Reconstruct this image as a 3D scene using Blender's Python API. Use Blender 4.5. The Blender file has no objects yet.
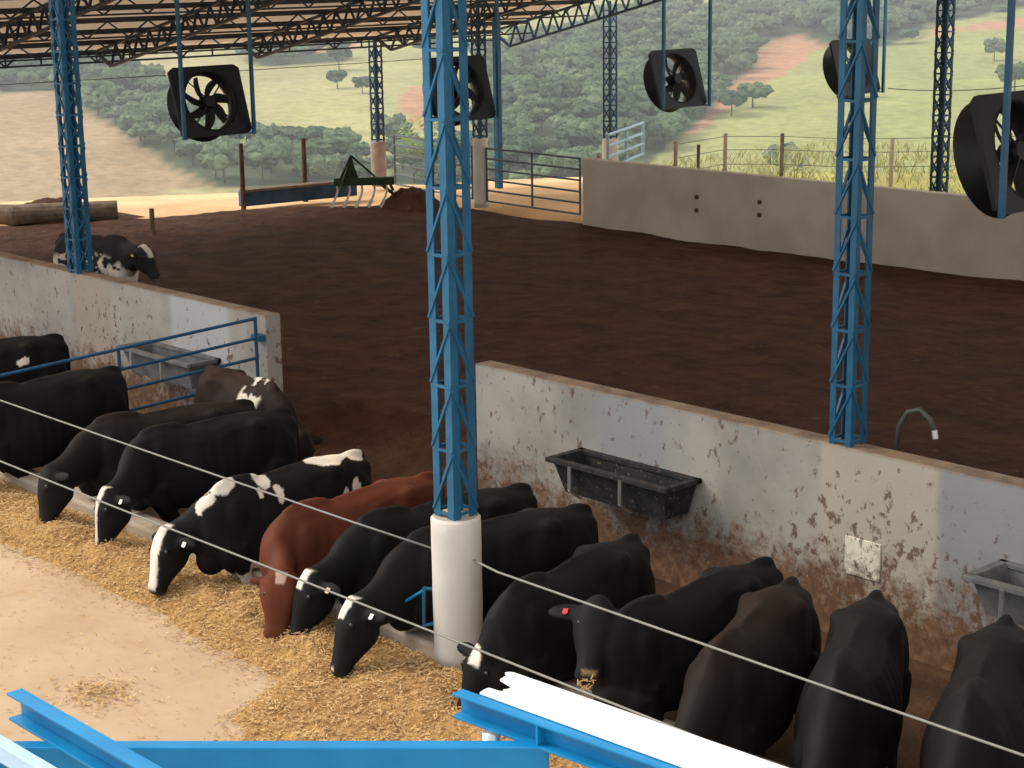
import bpy, math, random
import numpy as np
from mathutils import Vector, Matrix, noise as mnoise

SC = bpy.context.scene
COL = SC.collection
R = math.radians

# ------------------------------------------------------------------ camera
FOC = 1800.0
CAM_H = 5.4
PITCH = R(13.3102); ROLL = R(0.9)
EU = (0.6778762, -0.73517607)          # long axis of the barn in the camera's level frame
WV = (0.73517607, 0.6778762)
MW = np.array([[EU[0], EU[1], 0], [WV[0], WV[1], 0], [0, 0, 1.0]])
_F = MW @ np.array([0, math.cos(PITCH), -math.sin(PITCH)])
_U = MW @ np.array([0, math.sin(PITCH), math.cos(PITCH)])
_R = MW @ np.array([1.0, 0, 0])
cr, sr = math.cos(ROLL), math.sin(ROLL)
CX = _R * cr - _U * sr
CY = _R * sr + _U * cr
cam = bpy.data.cameras.new('camera')
cam.sensor_width = 36.0
cam.lens = FOC / 1024 * 36.0
cam.clip_end = 5000
camo = bpy.data.objects.new('camera', cam)
COL.objects.link(camo)
m3 = Matrix(((CX[0], CY[0], -_F[0]), (CX[1], CY[1], -_F[1]), (CX[2], CY[2], -_F[2])))
camo.matrix_world = Matrix.Translation((0, 0, CAM_H)) @ m3.to_4x4()
SC.camera = camo

def project(P):
    """world points (n,3) to picture coordinates, only used to survey the far hillside"""
    Q = np.asarray(P, float) - np.array([0, 0, CAM_H])
    a = Q @ _R; b = -(Q @ _U); c = np.maximum(Q @ _F, 1e-3)
    a = a * FOC / c; b = b * FOC / c
    return np.stack([512 + a * cr + b * sr, 384 - a * sr + b * cr], 1)

# ------------------------------------------------------------------ light
w = bpy.data.worlds.new('sky'); SC.world = w
w.use_nodes = True
bg = w.node_tree.nodes['Background']
bg.inputs[0].default_value = (0.95, 0.97, 1.0, 1)
bg.inputs[1].default_value = 1.15
sun = bpy.data.lights.new('sun', 'SUN'); sun.energy = 2.6; sun.angle = R(28); sun.color = (1.0, 0.90, 0.74)
suno = bpy.data.objects.new('sun', sun); COL.objects.link(suno)
suno.rotation_euler = Vector((-0.62, -0.42, 0.72)).to_track_quat('Z', 'Y').to_euler()
vs = SC.view_settings
vs.view_transform = 'Standard'; vs.look = 'None'; vs.gamma = 1.0; vs.use_curve_mapping = False
vs.exposure = 0.25

HAZE = .00062
rng = np.random.default_rng(7)
random.seed(7)

# ------------------------------------------------------------------ materials
def srgb(r, g, b):
    f = lambda c: (c / 255 / 12.92) if c / 255 <= .04045 else ((c / 255 + .055) / 1.055) ** 2.4
    return (f(r), f(g), f(b), 1)

def new_mat(name):
    m = bpy.data.materials.new(name); m.use_nodes = True
    nt = m.node_tree
    return m, nt, nt.nodes['Principled BSDF']

def ramp(nt, fac, stops):
    n = nt.nodes.new('ShaderNodeValToRGB')
    cr_ = n.color_ramp
    cr_.elements[0].position, cr_.elements[0].color = stops[0]
    cr_.elements[1].position, cr_.elements[1].color = stops[-1]
    for p, c in stops[1:-1]:
        e = cr_.elements.new(p); e.color = c
    nt.links.new(fac, n.inputs[0])
    return n.outputs[0]

def noise_tex(nt, scale, detail=4, rough=.55, coord='Object', vec=None, stretch=None):
    n = nt.nodes.new('ShaderNodeTexNoise')
    n.inputs['Scale'].default_value = scale
    n.inputs['Detail'].default_value = detail
    n.inputs['Roughness'].default_value = rough
    tc = nt.nodes.new('ShaderNodeTexCoord')
    v = tc.outputs[coord]
    if stretch:
        mp = nt.nodes.new('ShaderNodeMapping'); mp.inputs['Scale'].default_value = stretch
        nt.links.new(v, mp.inputs[0]); v = mp.outputs[0]
    nt.links.new(v, n.inputs['Vector'])
    return n.outputs[0]

def mixc(nt, fac, a, b):
    n = nt.nodes.new('ShaderNodeMix'); n.data_type = 'RGBA'
    if hasattr(fac, 'node'): nt.links.new(fac, n.inputs[0])
    else: n.inputs[0].default_value = fac
    for i, c in ((6, a), (7, b)):
        if hasattr(c, 'node'): nt.links.new(c, n.inputs[i])
        else: n.inputs[i].default_value = c
    return n.outputs[2]

def bump(nt, bs, h, strength=.3, dist=.02):
    b = nt.nodes.new('ShaderNodeBump'); b.inputs['Strength'].default_value = strength
    b.inputs['Distance'].default_value = dist
    nt.links.new(h, b.inputs['Height']); nt.links.new(b.outputs[0], bs.inputs['Normal'])

def mat_noise(name, stops, scale=3, detail=5, rough=.8, metal=0, bmp=0, bscale=None, bdist=.02, stretch=None, spec=.3):
    m, nt, bs = new_mat(name)
    f = noise_tex(nt, scale, detail, stretch=stretch)
    nt.links.new(ramp(nt, f, stops), bs.inputs['Base Color'])
    bs.inputs['Roughness'].default_value = rough
    bs.inputs['Metallic'].default_value = metal
    bs.inputs['Specular IOR Level'].default_value = spec
    if bmp:
        bump(nt, bs, noise_tex(nt, bscale or scale * 6, 5), bmp, bdist)
    return m

def mat_plain(name, c, rough=.5, metal=0, spec=.5):
    c2 = tuple(x * .82 for x in c[:3]) + (1,)
    return mat_noise(name, [(.35, c2), (.65, c)], 9, 3, rough, metal, spec=spec)

M = {}
M['blue'] = mat_noise('blue_paint', [(.3, (.013, .085, .17, 1)), (.7, (.024, .135, .25, 1))], 5, 4, .4)
M['blue_gate'] = mat_noise('gate_blue_paint', [(.3, (.012, .06, .13, 1)), (.7, (.018, .095, .19, 1))], 5, 4, .45)
M['blue_new'] = mat_noise('fresh_blue_paint', [(.3, (.005, .17, .40, 1)), (.7, (.008, .23, .48, 1))], 4, 2, .33)
M['bluedark'] = mat_noise('weathered_blue_paint', [(.35, (.012, .035, .07, 1)), (.7, (.03, .08, .15, 1))], 3, 3, .55)
M['rust'] = mat_noise('rusty_steel', [(.3, (.05, .025, .02, 1)), (.7, (.14, .06, .04, 1))], 8, 4, .8)
M['greysteel'] = mat_plain('dark_steel', (.06, .065, .07, 1), .55, .3)
M['darksteel'] = mat_plain('truss_steel', (.022, .026, .034, 1), .6)
M['galv'] = mat_noise('galvanised_steel', [(.3, (.45, .46, .46, 1)), (.7, (.62, .63, .62, 1))], 8, 3, .35, .8)
M['wire'] = mat_plain('cable', (.25, .25, .24, 1), .6)
M['white_sheet'] = mat_plain('white_sheet', (.93, .94, .95, 1), .45)
M['black_plastic'] = mat_noise('black_plastic', [(.3, (.009, .010, .013, 1)), (.7, (.016, .017, .021, 1))], 6, 3, .5, spec=.25)
M['green_paint'] = mat_noise('green_paint', [(.35, (.010, .018, .008, 1)), (.65, (.025, .07, .022, 1))], 3, 3, .5)
M['bright_steel'] = mat_plain('worn_bright_steel', (.75, .74, .72, 1), .35, .3)
M['wood'] = mat_noise('old_wood', [(.3, (.10, .075, .055, 1)), (.7, (.24, .18, .13, 1))], 6, 5, .9, bmp=.4)
M['ctop'] = None

# white washed concrete with splashed mud
def wall_mat(name, base_a, base_b, mud=True, height=1.3, patches=()):
    m, nt, bs = new_mat(name)
    tc = nt.nodes.new('ShaderNodeTexCoord')
    sep = nt.nodes.new('ShaderNodeSeparateXYZ'); nt.links.new(tc.outputs['Object'], sep.inputs[0])
    c = ramp(nt, noise_tex(nt, 1.1, 5), [(.35, base_a), (.62, base_b)])
    for (x0, x1, pc, soft) in patches:                      # stretches of other whitewash or bare cement
        a = nt.nodes.new('ShaderNodeMapRange'); a.inputs[1].default_value = x0; a.inputs[2].default_value = x0 + soft
        b = nt.nodes.new('ShaderNodeMapRange'); b.inputs[1].default_value = x1; b.inputs[2].default_value = x1 - soft
        nt.links.new(sep.outputs[0], a.inputs[0]); nt.links.new(sep.outputs[0], b.inputs[0])
        mu = nt.nodes.new('ShaderNodeMath'); mu.operation = 'MULTIPLY'
        nt.links.new(a.outputs[0], mu.inputs[0]); nt.links.new(b.outputs[0], mu.inputs[1])
        mu2 = nt.nodes.new('ShaderNodeMath'); mu2.operation = 'MULTIPLY'; mu2.inputs[1].default_value = .75
        nt.links.new(mu.outputs[0], mu2.inputs[0])
        c = mixc(nt, mu2.outputs[0], c, pc)
    if mud:
        # low splash band: more mud towards the animals' feet, broken by noise
        mr = nt.nodes.new('ShaderNodeMapRange'); nt.links.new(sep.outputs[2], mr.inputs[0])
        mr.inputs[1].default_value = -.30; mr.inputs[2].default_value = .95
        mr.inputs[3].default_value = .62; mr.inputs[4].default_value = .0
        sub = nt.nodes.new('ShaderNodeMath'); sub.operation = 'ADD'
        nt.links.new(noise_tex(nt, 5.0, 9, .8), sub.inputs[0]); nt.links.new(mr.outputs[0], sub.inputs[1])
        k = ramp(nt, sub.outputs[0], [(.78, (0, 0, 0, 1)), (1.02, (1, 1, 1, 1))])
        c = mixc(nt, k, c, ramp(nt, noise_tex(nt, 9, 6), [(.3, srgb(84, 60, 44)), (.7, srgb(142, 110, 84))]))
        # spots and drips
        vz = nt.nodes.new('ShaderNodeMapRange'); nt.links.new(sep.outputs[2], vz.inputs[0])
        vz.inputs[1].default_value = -.2; vz.inputs[2].default_value = 1.4
        vz.inputs[3].default_value = .10; vz.inputs[4].default_value = -.01
        add = nt.nodes.new('ShaderNodeMath'); add.operation = 'ADD'
        nt.links.new(noise_tex(nt, 9, 6, .68, stretch=(1, 1, .75)), add.inputs[0]); nt.links.new(vz.outputs[0], add.inputs[1])
        big = noise_tex(nt, .9, 2)
        mul = nt.nodes.new('ShaderNodeMath'); mul.operation = 'MULTIPLY_ADD'
        nt.links.new(big, mul.inputs[0]); mul.inputs[1].default_value = .22; nt.links.new(add.outputs[0], mul.inputs[2])
        k2 = ramp(nt, mul.outputs[0], [(.712, (0, 0, 0, 1)), (.77, (.85, .85, .85, 1))])
        c = mixc(nt, k2, c, srgb(102, 76, 62))
        # brown dust lying along the top edge
        tz = nt.nodes.new('ShaderNodeMapRange'); nt.links.new(sep.outputs[2], tz.inputs[0])
        tz.inputs[1].default_value = height - .03; tz.inputs[2].default_value = height - .001; tz.inputs[4].default_value = .8
        c = mixc(nt, tz.outputs[0], c, ramp(nt, noise_tex(nt, 5, 5), [(.35, srgb(104, 80, 64)), (.65, srgb(150, 130, 108))]))
    nt.links.new(c, bs.inputs['Base Color'])
    bs.inputs['Roughness'].default_value = .9
    bs.inputs['Specular IOR Level'].default_value = .2
    bump(nt, bs, noise_tex(nt, 30, 6), .25, .01)
    return m

M['wall_front'] = wall_mat('whitewashed_wall', (.28, .27, .25, 1), (.42, .395, .35, 1), True, 1.3,
    [(-9.25, -8.0, (.50, .44, .35, 1), .06), (-22.0, -21.0, (.42, .35, .28, 1), .06), (-19.6, -18.2, (.50, .51, .53, 1), .1), (-12.2, -10.7, (.31, .32, .325, 1), .4), (-8.0, -6.9, (.27, .285, .30, 1), .04)])
M['wall_rear'] = wall_mat('bare_concrete', (.47, .42, .36, 1), (.58, .52, .45, 1), False)
M['column'] = wall_mat('white_column', (.58, .55, .50, 1), (.72, .69, .63, 1), False)

def ground_mat(name, stops, scale, bscale, bstr, bd, rough=.95, second=None):
    m, nt, bs = new_mat(name)
    c = ramp(nt, noise_tex(nt, scale, 8, .6), stops)
    if second:
        sc2, lo, hi, colr = second
        k = ramp(nt, noise_tex(nt, sc2, 6, .65), [(lo, (0, 0, 0, 1)), (hi, (1, 1, 1, 1))])
        c = mixc(nt, k, c, colr)
    nt.links.new(c, bs.inputs['Base Color'])
    bs.inputs['Roughness'].default_value = rough
    bs.inputs['Specular IOR Level'].default_value = .15
    bump(nt, bs, noise_tex(nt, bscale, 8, .6), bstr, bd)
    return m

M['lane'] = ground_mat('dusty_concrete', [(.3, (.44, .315, .20, 1)), (.7, (.56, .415, .28, 1))], .9, 14, .25, .01,
                       second=(2.6, .56, .75, (.45, .285, .15, 1)))
M['alley'] = ground_mat('wet_manure', [(.3, (.040, .026, .018, 1)), (.7, (.12, .066, .038, 1))], 1.6, 7, .8, .05, .6)
M['bedding'] = ground_mat('compost_bedding', [(.3, (.048, .023, .014, 1)), (.7, (.115, .057, .034, 1))], 1.8, 4, 1.0, .22,
                          second=(3.5, .60, .72, (.15, .085, .052, 1)))
M['yard'] = ground_mat('dry_yard_earth', [(.3, (.50, .31, .18, 1)), (.7, (.72, .50, .32, 1))], .25, 3, .4, .08)
M['curb'] = ground_mat('curb_concrete', [(.3, (.34, .27, .21, 1)), (.7, (.54, .46, .38, 1))], 3, 20, .3, .01)
M['straw'] = mat_noise('straw_pieces', [(.3, (.38, .225, .09, 1)), (.7, (.66, .45, .22, 1))], 14, 3, .8)
M['feed'] = ground_mat('chopped_feed', [(.3, (.33, .175, .062, 1)), (.7, (.55, .33, .135, 1))], 5, 26, 1.0, .03, second=(2.2, .55, .7, (.26, .14, .06, 1)))
M['roof'] = mat_noise('roof_sheet_steel', [(.3, (.72, .56, .42, 1)), (.7, (.82, .67, .52, 1))], 2, 3, .6)  # peach base colour holds the light bounced up from the dirt

_nt = M['roof'].node_tree; _b = _nt.nodes['Principled BSDF']          # translucent share added to brighten the underside of the sheets
_t = _nt.nodes.new('ShaderNodeBsdfTranslucent'); _t.inputs[0].default_value = (.9, .70, .50, 1)
_x = _nt.nodes.new('ShaderNodeMixShader'); _x.inputs[0].default_value = .16
_nt.links.new(_b.outputs[0], _x.inputs[1]); _nt.links.new(_t.outputs[0], _x.inputs[2]); _nt.links.new(_x.outputs[0], _nt.nodes['Material Output'].inputs[0])

# ------------------------------------------------------------------ mesh building
class MB:
    def __init__(s): s.v = []; s.f = []
    def add(s, vs, fs):
        n = len(s.v); s.v += [tuple(map(float, p)) for p in vs]; s.f += [tuple(n + i for i in f) for f in fs]
    def box(s, x0, x1, y0, y1, z0, z1):
        s.add([(x0,y0,z0),(x1,y0,z0),(x1,y1,z0),(x0,y1,z0),(x0,y0,z1),(x1,y0,z1),(x1,y1,z1),(x0,y1,z1)],
              [(0,3,2,1),(4,5,6,7),(0,1,5,4),(1,2,6,5),(2,3,7,6),(3,0,4,7)])
    def bar(s, a, b, w, h=None, up=(0, 0, 1)):
        h = h or w
        a = Vector(a); b = Vector(b); d = (b - a).normalized()
        u = Vector(up)
        if abs(d.dot(u)) > .98: u = Vector((1, 0, 0))
        x = d.cross(u).normalized(); y = x.cross(d).normalized()
        p = []
        for c in (a, b):
            for i, j in ((-1, -1), (1, -1), (1, 1), (-1, 1)): p.append(c + x * i * w / 2 + y * j * h / 2)
        s.add(p, [(0, 1, 2, 3), (7, 6, 5, 4), (0, 4, 5, 1), (1, 5, 6, 2), (2, 6, 7, 3), (3, 7, 4, 0)])
    def tube(s, pts, r, n=8, caps=True):
        pts = [Vector(p) for p in pts]; rs = r if hasattr(r, '__len__') else [r] * len(pts)
        rings = []; ref = None
        for i, p in enumerate(pts):
            d = (pts[min(i + 1, len(pts) - 1)] - pts[max(i - 1, 0)]).normalized()
            if ref is None: ref = Vector((0, 0, 1)) if abs(d.z) < .9 else Vector((1, 0, 0))
            x = d.cross(ref).normalized(); y = x.cross(d).normalized(); ref = y
            rings.append([p + (x * math.cos(t) + y * math.sin(t)) * rs[i] for t in [2 * math.pi * k / n for k in range(n)]])
        vs_ = [q for rg in rings for q in rg]; fs = []
        for i in range(len(pts) - 1):
            for k in range(n):
                a = i * n + k; b = i * n + (k + 1) % n
                fs.append((a, b, b + n, a + n))
        if caps: fs += [tuple(reversed(range(n))), tuple(range((len(pts) - 1) * n, len(pts) * n))]
        s.add(vs_, fs)
    def lathe(s, prof, M4=None, n=32, close=False):
        """prof: (radius, height) list turned about z"""
        vs_ = []; fs = []
        for (r, z) in prof:
            for k in range(n):
                t = 2 * math.pi * k / n
                q = Vector((r * math.cos(t), r * math.sin(t), z))
                vs_.append(M4 @ q if M4 else q)
        m_ = len(prof)
        for i in range(m_ if close else m_ - 1):
            for k in range(n):
                a = i * n + k; b = i * n + (k + 1) % n; j = ((i + 1) % m_) * n
                fs.append((a, b, j + (k + 1) % n, j + k))
        if not close:
            if prof[0][0] > 1e-4: fs.append(tuple(reversed(range(n))))
            if prof[-1][0] > 1e-4: fs.append(tuple(range((m_ - 1) * n, m_ * n)))
        s.add(vs_, fs)
    def loft(s, rings, caps=True):
        n = len(rings[0]); vs_ = [q for r in rings for q in r]; fs = []
        for i in range(len(rings) - 1):
            for k in range(n):
                a = i * n + k; b = i * n + (k + 1) % n
                fs.append((a, b, b + n, a + n))
        if caps: fs += [tuple(reversed(range(n))), tuple(range((len(rings) - 1) * n, len(rings) * n))]
        s.add(vs_, fs)
    def ell(s, c, r, M3=None, nu=14, nv=10):
        vs_ = []; fs = []
        c = Vector(c)
        for i in range(nv + 1):
            ph = math.pi * i / nv
            for k in range(nu):
                t = 2 * math.pi * k / nu
                q = Vector((r[0] * math.sin(ph) * math.cos(t), r[1] * math.sin(ph) * math.sin(t), r[2] * math.cos(ph)))
                vs_.append(c + (M3 @ q if M3 else q))
        for i in range(nv):
            for k in range(nu):
                a = i * nu + k; b = i * nu + (k + 1) % nu
                fs.append((a, a + nu, b + nu, b))
        s.add(vs_, fs)
    def mesh(s, name, mat, smooth=False):
        me = bpy.data.meshes.new(name); me.from_pydata(s.v, [], s.f); me.update()
        if mat: me.materials.append(mat)
        if smooth: me.polygons.foreach_set('use_smooth', [True] * len(me.polygons))
        return me
    def build(s, name, mat, parent=None, smooth=False, bevel=0):
        o = bpy.data.objects.new(name, s.mesh(name, mat, smooth)); COL.objects.link(o)
        if parent: o.parent = parent
        if bevel:
            b = o.modifiers.new('bevel', 'BEVEL'); b.width = bevel; b.segments = 2; b.limit_method = 'ANGLE'
        return o

def tag(o, label=None, cat=None, group=None, kind=None):
    if label: o['label'] = label
    if cat: o['category'] = cat
    if group: o['group'] = group
    if kind: o['kind'] = kind
    return o
def empty(name, loc=(0, 0, 0), rz=0, label=None, cat=None, group=None):
    o = bpy.data.objects.new(name, None); COL.objects.link(o)
    o.location = loc; o.rotation_euler = (0, 0, rz); o.empty_display_size = .2
    return tag(o, label, cat, group)
KIDS = {}
def copy_tree(o, parent=None):
    c = o.copy(); COL.objects.link(c); c.parent = parent
    for ch in [x for x in o.children]: copy_tree(ch, c)
    return c
def big_mesh(name, V, F, mat, smooth=False):
    me = bpy.data.meshes.new(name)
    V = np.asarray(V, np.float32); F = np.asarray(F, np.int32)
    me.vertices.add(len(V)); me.vertices.foreach_set('co', V.ravel())
    k = F.shape[1]
    me.loops.add(F.size); me.loops.foreach_set('vertex_index', F.ravel())
    me.polygons.add(len(F)); me.polygons.foreach_set('loop_start', np.arange(0, F.size, k, dtype=np.int32))
    me.update(calc_edges=True); me.validate()
    if mat: me.materials.append(mat)
    if smooth: me.polygons.foreach_set('use_smooth', [True] * len(me.polygons))
    o = bpy.data.objects.new(name, me); COL.objects.link(o)
    return o
def fbm(x, y, seed=0, octs=4, s=1.0):
    """smooth numpy value noise, about -1..1"""
    out = np.zeros_like(x, dtype=float); amp = 1; tot = 0
    for k in range(octs):
        g = np.random.default_rng(seed + k).uniform(-1, 1, (256, 256))
        X = x * s * 2 ** k; Y = y * s * 2 ** k
        xi = np.floor(X).astype(int); yi = np.floor(Y).astype(int)
        fx = X - xi; fy = Y - yi; fx = fx * fx * (3 - 2 * fx); fy = fy * fy * (3 - 2 * fy)
        a = g[xi % 256, yi % 256]; b = g[(xi + 1) % 256, yi % 256]; c = g[xi % 256, (yi + 1) % 256]; d = g[(xi + 1) % 256, (yi + 1) % 256]
        out += amp * ((a * (1 - fx) + b * fx) * (1 - fy) + (c * (1 - fx) + d * fx) * fy); tot += amp; amp *= .5
    return out / tot
def grid(name, x0, x1, y0, y1, nx, ny, fz, mat, smooth=True):
    X, Y = np.meshgrid(np.linspace(x0, x1, nx), np.linspace(y0, y1, ny), indexing='ij')
    Z = fz(X, Y)
    V = np.stack([X.ravel(), Y.ravel(), Z.ravel()], 1)
    i = np.arange(nx * ny).reshape(nx, ny)
    F = np.stack([i[:-1, :-1].ravel(), i[1:, :-1].ravel(), i[1:, 1:].ravel(), i[:-1, 1:].ravel()], 1)
    return big_mesh(name, V, F, mat, smooth)

# ------------------------------------------------------------------ key places (metres; x along the barn, y across it)
WALL_Y = 12.12          # feed side face of the low white wall
ALLEY = -0.42           # cows stand lower than the feed lane
CURB_Y0, CURB_Y1 = 8.58, 8.86
GAP0, GAP1 = -17.46, -13.71
REAR_Y = 26.7

# ------------------------------------------------------------------ the setting
o = grid('floor', -60, 14, -8, CURB_Y0, 75, 20, lambda X, Y: X * 0, M['lane']); tag(o, 'pale dusty concrete feed lane in front of the cows', kind='structure')
o = grid('floor', -45, 10, CURB_Y1 - .02, WALL_Y + .14, 180, 20, lambda X, Y: ALLEY + .02 * fbm(X, Y, 3, 3, 2.0), M['alley']); tag(o, 'brown manure covered alley where the cows stand', kind='structure')
def bed_z(X, Y):
    z = .02 + .075 * fbm(X, Y, 11, 5, .8) + .05 * fbm(X, Y, 21, 3, .22)
    in_gap = (X > GAP0) & (X < GAP1)
    z = np.where(in_gap & (Y < 13.6), ALLEY + (z - ALLEY) * np.clip((Y - 12.2) / 1.5, 0, 1), z)
    far = np.clip((X - np.interp(Y, [12, 18, 21.5, 22.8, 26.9], [-36.4, -35.6, -34.4, -33.9, -31.5]) + .35 * fbm(X, Y, 5, 3, .7)) / .6, 0, 1)
    return z * far - .3 * (1 - far) - .12 * np.exp(-((Y - REAR_Y) / 1.2) ** 2) * far
o = grid('floor', -37, 8, WALL_Y + .03, REAR_Y + .1, 400, 160, bed_z, M['bedding']); tag(o, 'dark brown compost bedding of the barn', kind='structure')
b = MB(); b.box(-45, 10, CURB_Y0, CURB_Y1, -.6, .13)
o = b.build('trim_curb', M['curb'], bevel=.03); tag(o, 'low concrete feed curb', kind='structure')
def low_wall(x0, x1, y0, y1, z0, z1, name, mat):
    b = MB(); n = 2
    b.box(x0, x1, y0, y1, z0, z1)
    o = b.build(name, mat, bevel=.015); tag(o, kind='structure'); return o
o = low_wall(-40, GAP0, WALL_Y, WALL_Y + .22, ALLEY - .2, 1.3, 'wall_front', M['wall_front']); o['label'] = 'low whitewashed wall left of the opening, splashed with mud'
o = low_wall(GAP1, 8, WALL_Y, WALL_Y + .22, ALLEY - .2, 1.3, 'wall_front', M['wall_front']); o['label'] = 'low whitewashed wall right of the opening, splashed with mud'
o = low_wall(-26.68, 8, REAR_Y, REAR_Y + .2, -.3, 1.3, 'wall_rear', M['wall_rear']); o['label'] = 'long bare concrete wall at the back of the bedding'
for (x, z) in ((-23.49, .76), (-23.49, .50), (-21.9, .80), (-21.9, .55)):
    b = MB(); b.lathe([(.045, 0), (.045, .03), (.02, .035)], Matrix.Translation((x, REAR_Y - .03, z)) @ Matrix.Rotation(R(90), 4, 'X') @ Matrix.Translation((0, 0, -.03)), 12)
    tag(b.build('bolt_plug', M['rust']), 'rusty round bolt plug in the bare concrete rear wall', 'bolt', 'bolt plugs in the rear wall')

# ------------------------------------------------------------------ terrain beyond the barn
FOREST = [
 [(-60, 60), (60, 60), (100, 68), (145, 92), (200, 125), (250, 150), (300, 152), (350, 158), (383, 172), (383, 192), (215, 186), (165, 160), (120, 128), (85, 110), (60, 92), (-60, 84)],
 [(478, 62), (520, 44), (575, 40), (640, 14), (700, 16), (760, 6), (830, -2), (1100, -8), (1100, 2), (990, 12), (930, 26), (890, 46), (850, 52), (820, 44), (800, 34), (765, 40), (748, 70), (720, 100), (690, 132), (640, 170), (583, 195), (383, 195), (400, 168), (440, 172), (470, 150), (482, 110)],
 [(250, 56), (330, 52), (345, 60), (250, 66)],
]
EARTH = [[(735, 62), (790, 34), (835, 40), (800, 62), (740, 100), (690, 140), (680, 135), (715, 100)], [(405, 88), (440, 92), (452, 118), (420, 128), (402, 112)],
         [(515, 36), (600, 34), (560, 52), (520, 50)], [(935, 30), (1040, 16), (1040, 30), (930, 38)], [(300, 40), (360, 40), (352, 54), (310, 56)]]
def in_poly(P, poly):
    x, y = P[:, 0], P[:, 1]; inside = np.zeros(len(P), bool); n = len(poly)
    for i in range(n):
        x1, y1 = poly[i]; x2, y2 = poly[(i + 1) % n]
        c = ((y1 > y) != (y2 > y)) & (x < (x2 - x1) * (y - y1) / (y2 - y1 + 1e-9) + x1)
        inside ^= c
    return inside
az0 = math.atan2(_F[1], _F[0])
def terrain_z(D, az):
    t = np.clip((az - az0) / R(-16), -1.5, 1.5)              # +1 at the right edge of the view
    De = 43 + 2.6 * t
    s = np.clip((D - De) / 26, 0, 1); s = s * s * (3 - 2 * s)
    low = -.132 * np.clip(D, 70, 300) + 6
    z = np.where(D < 300, low, 0)
    z300 = -.132 * 300 + 6
    z = np.where(D >= 300, z300 + (D - 300) * (.052 + .012 * t) + np.maximum(D - 820, 0) * .1, z)
    X = D * np.cos(az); Y = D * np.sin(az)
    und = 3.0 * fbm(X, Y, 40, 4, .012) * np.clip((D - 60) / 150, 0, 1)
    return s * (z + und) + (1 - s) * (.10 * fbm(X, Y, 50, 4, .35) * np.clip((D - 36) / 6, 0, 1) - .06)
nd, na = 260, 220
Ds = np.concatenate([np.linspace(30, 75, 80), np.geomspace(76, 1600, nd - 80)])
As = az0 + np.linspace(R(34), R(-34), na)
DD, AA = np.meshgrid(Ds, As, indexing='ij')
TZ = terrain_z(DD, AA)
_X = DD * np.cos(AA); _Y = DD * np.sin(AA)
TZ = TZ - .8 * np.clip((_X + 31.2) / 1.5, 0, 1) * np.clip((REAR_Y + .5 - _Y) / .8, 0, 1)
V = np.stack([(DD * np.cos(AA)).ravel(), (DD * np.sin(AA)).ravel(), TZ.ravel()], 1)
ii = np.arange(nd * na).reshape(nd, na)
F = np.stack([ii[:-1, :-1].ravel(), ii[:-1, 1:].ravel(), ii[1:, 1:].ravel(), ii[1:, :-1].ravel()], 1)
PP = project(V)
jit = np.stack([6 * fbm(V[:, 0], V[:, 1], 60, 3, .03), 5 * fbm(V[:, 0], V[:, 1], 70, 3, .03)], 1)
Dv = DD.ravel(); Av = AA.ravel()
tt = np.clip((PP[:, 0]) / 1024, 0, 1)
pl = np.array([.38, .30, .17]); pm = np.array([.38, .36, .165]); pr = np.array([.30, .32, .12])
colr = np.where(tt[:, None] < .35, pl + (pm - pl) * (tt[:, None] / .35), pm + (pr - pm) * ((tt[:, None] - .35) / .65))
left_low = in_poly(PP + jit, [(-200, 82), (60, 92), (120, 128), (165, 160), (215, 186), (-200, 240)])
colr[left_low] = np.array([.37, .265, .16])
mot = fbm(V[:, 0], V[:, 1], 80, 5, .05)[:, None]
colr = colr * (1 + .22 * mot)
for pz in EARTH: colr[in_poly(PP + jit, pz)] = np.array([.46, .25, .15])
far_f = np.zeros(len(V), bool)
for pz in FOREST: far_f |= in_poly(PP + jit, pz)
colr[far_f & (Dv > 70)] = np.array([.10, .13, .07])
near = Dv < 78
De_v = 43 + 2.6 * np.clip((Av - az0) / R(-16), -1.5, 1.5)
dirt = np.array([.70, .46, .265])[None] * (1 + .16 * fbm(V[:, 0], V[:, 1], 90, 5, .4)[:, None])
grass = np.array([.42, .38, .13])[None] * (1 + .35 * fbm(V[:, 0], V[:, 1], 95, 5, .9)[:, None])
right = np.clip((PP[:, 0] - 600) / 60 + .6 * fbm(V[:, 0], V[:, 1], 97, 3, .5), 0, 1)[:, None]
colr = np.where(near[:, None], dirt * (1 - right) + grass * right, colr)
hill = big_mesh('ground_hillside', V, F, None, True)
at_ = hill.data.color_attributes.new('cover', 'FLOAT_COLOR', 'POINT')
at_.data.foreach_set('color', np.concatenate([np.clip(colr, 0, 1), np.ones((len(V), 1))], 1).astype(np.float32).ravel())
m, nt, bs = new_mat('hillside_cover')
ca = nt.nodes.new('ShaderNodeVertexColor'); ca.layer_name = 'cover'
sp = ramp(nt, noise_tex(nt, .35, 8, .65), [(.35, (.72, .74, .72, 1)), (.65, (1.12, 1.12, 1.1, 1))])
mx = nt.nodes.new('ShaderNodeMix'); mx.data_type = 'RGBA'; mx.blend_type = 'MULTIPLY'; mx.inputs[0].default_value = 1
nt.links.new(ca.outputs[0], mx.inputs[6]); nt.links.new(sp, mx.inputs[7]); nt.links.new(mx.outputs[2], bs.inputs['Base Color'])
bs.inputs['Roughness'].default_value = 1; bs.inputs['Specular IOR Level'].default_value = .05
hill.data.materials.append(m)
tag(hill, 'dry yard earth and grassy hillside beyond the barn', kind='structure')

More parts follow.
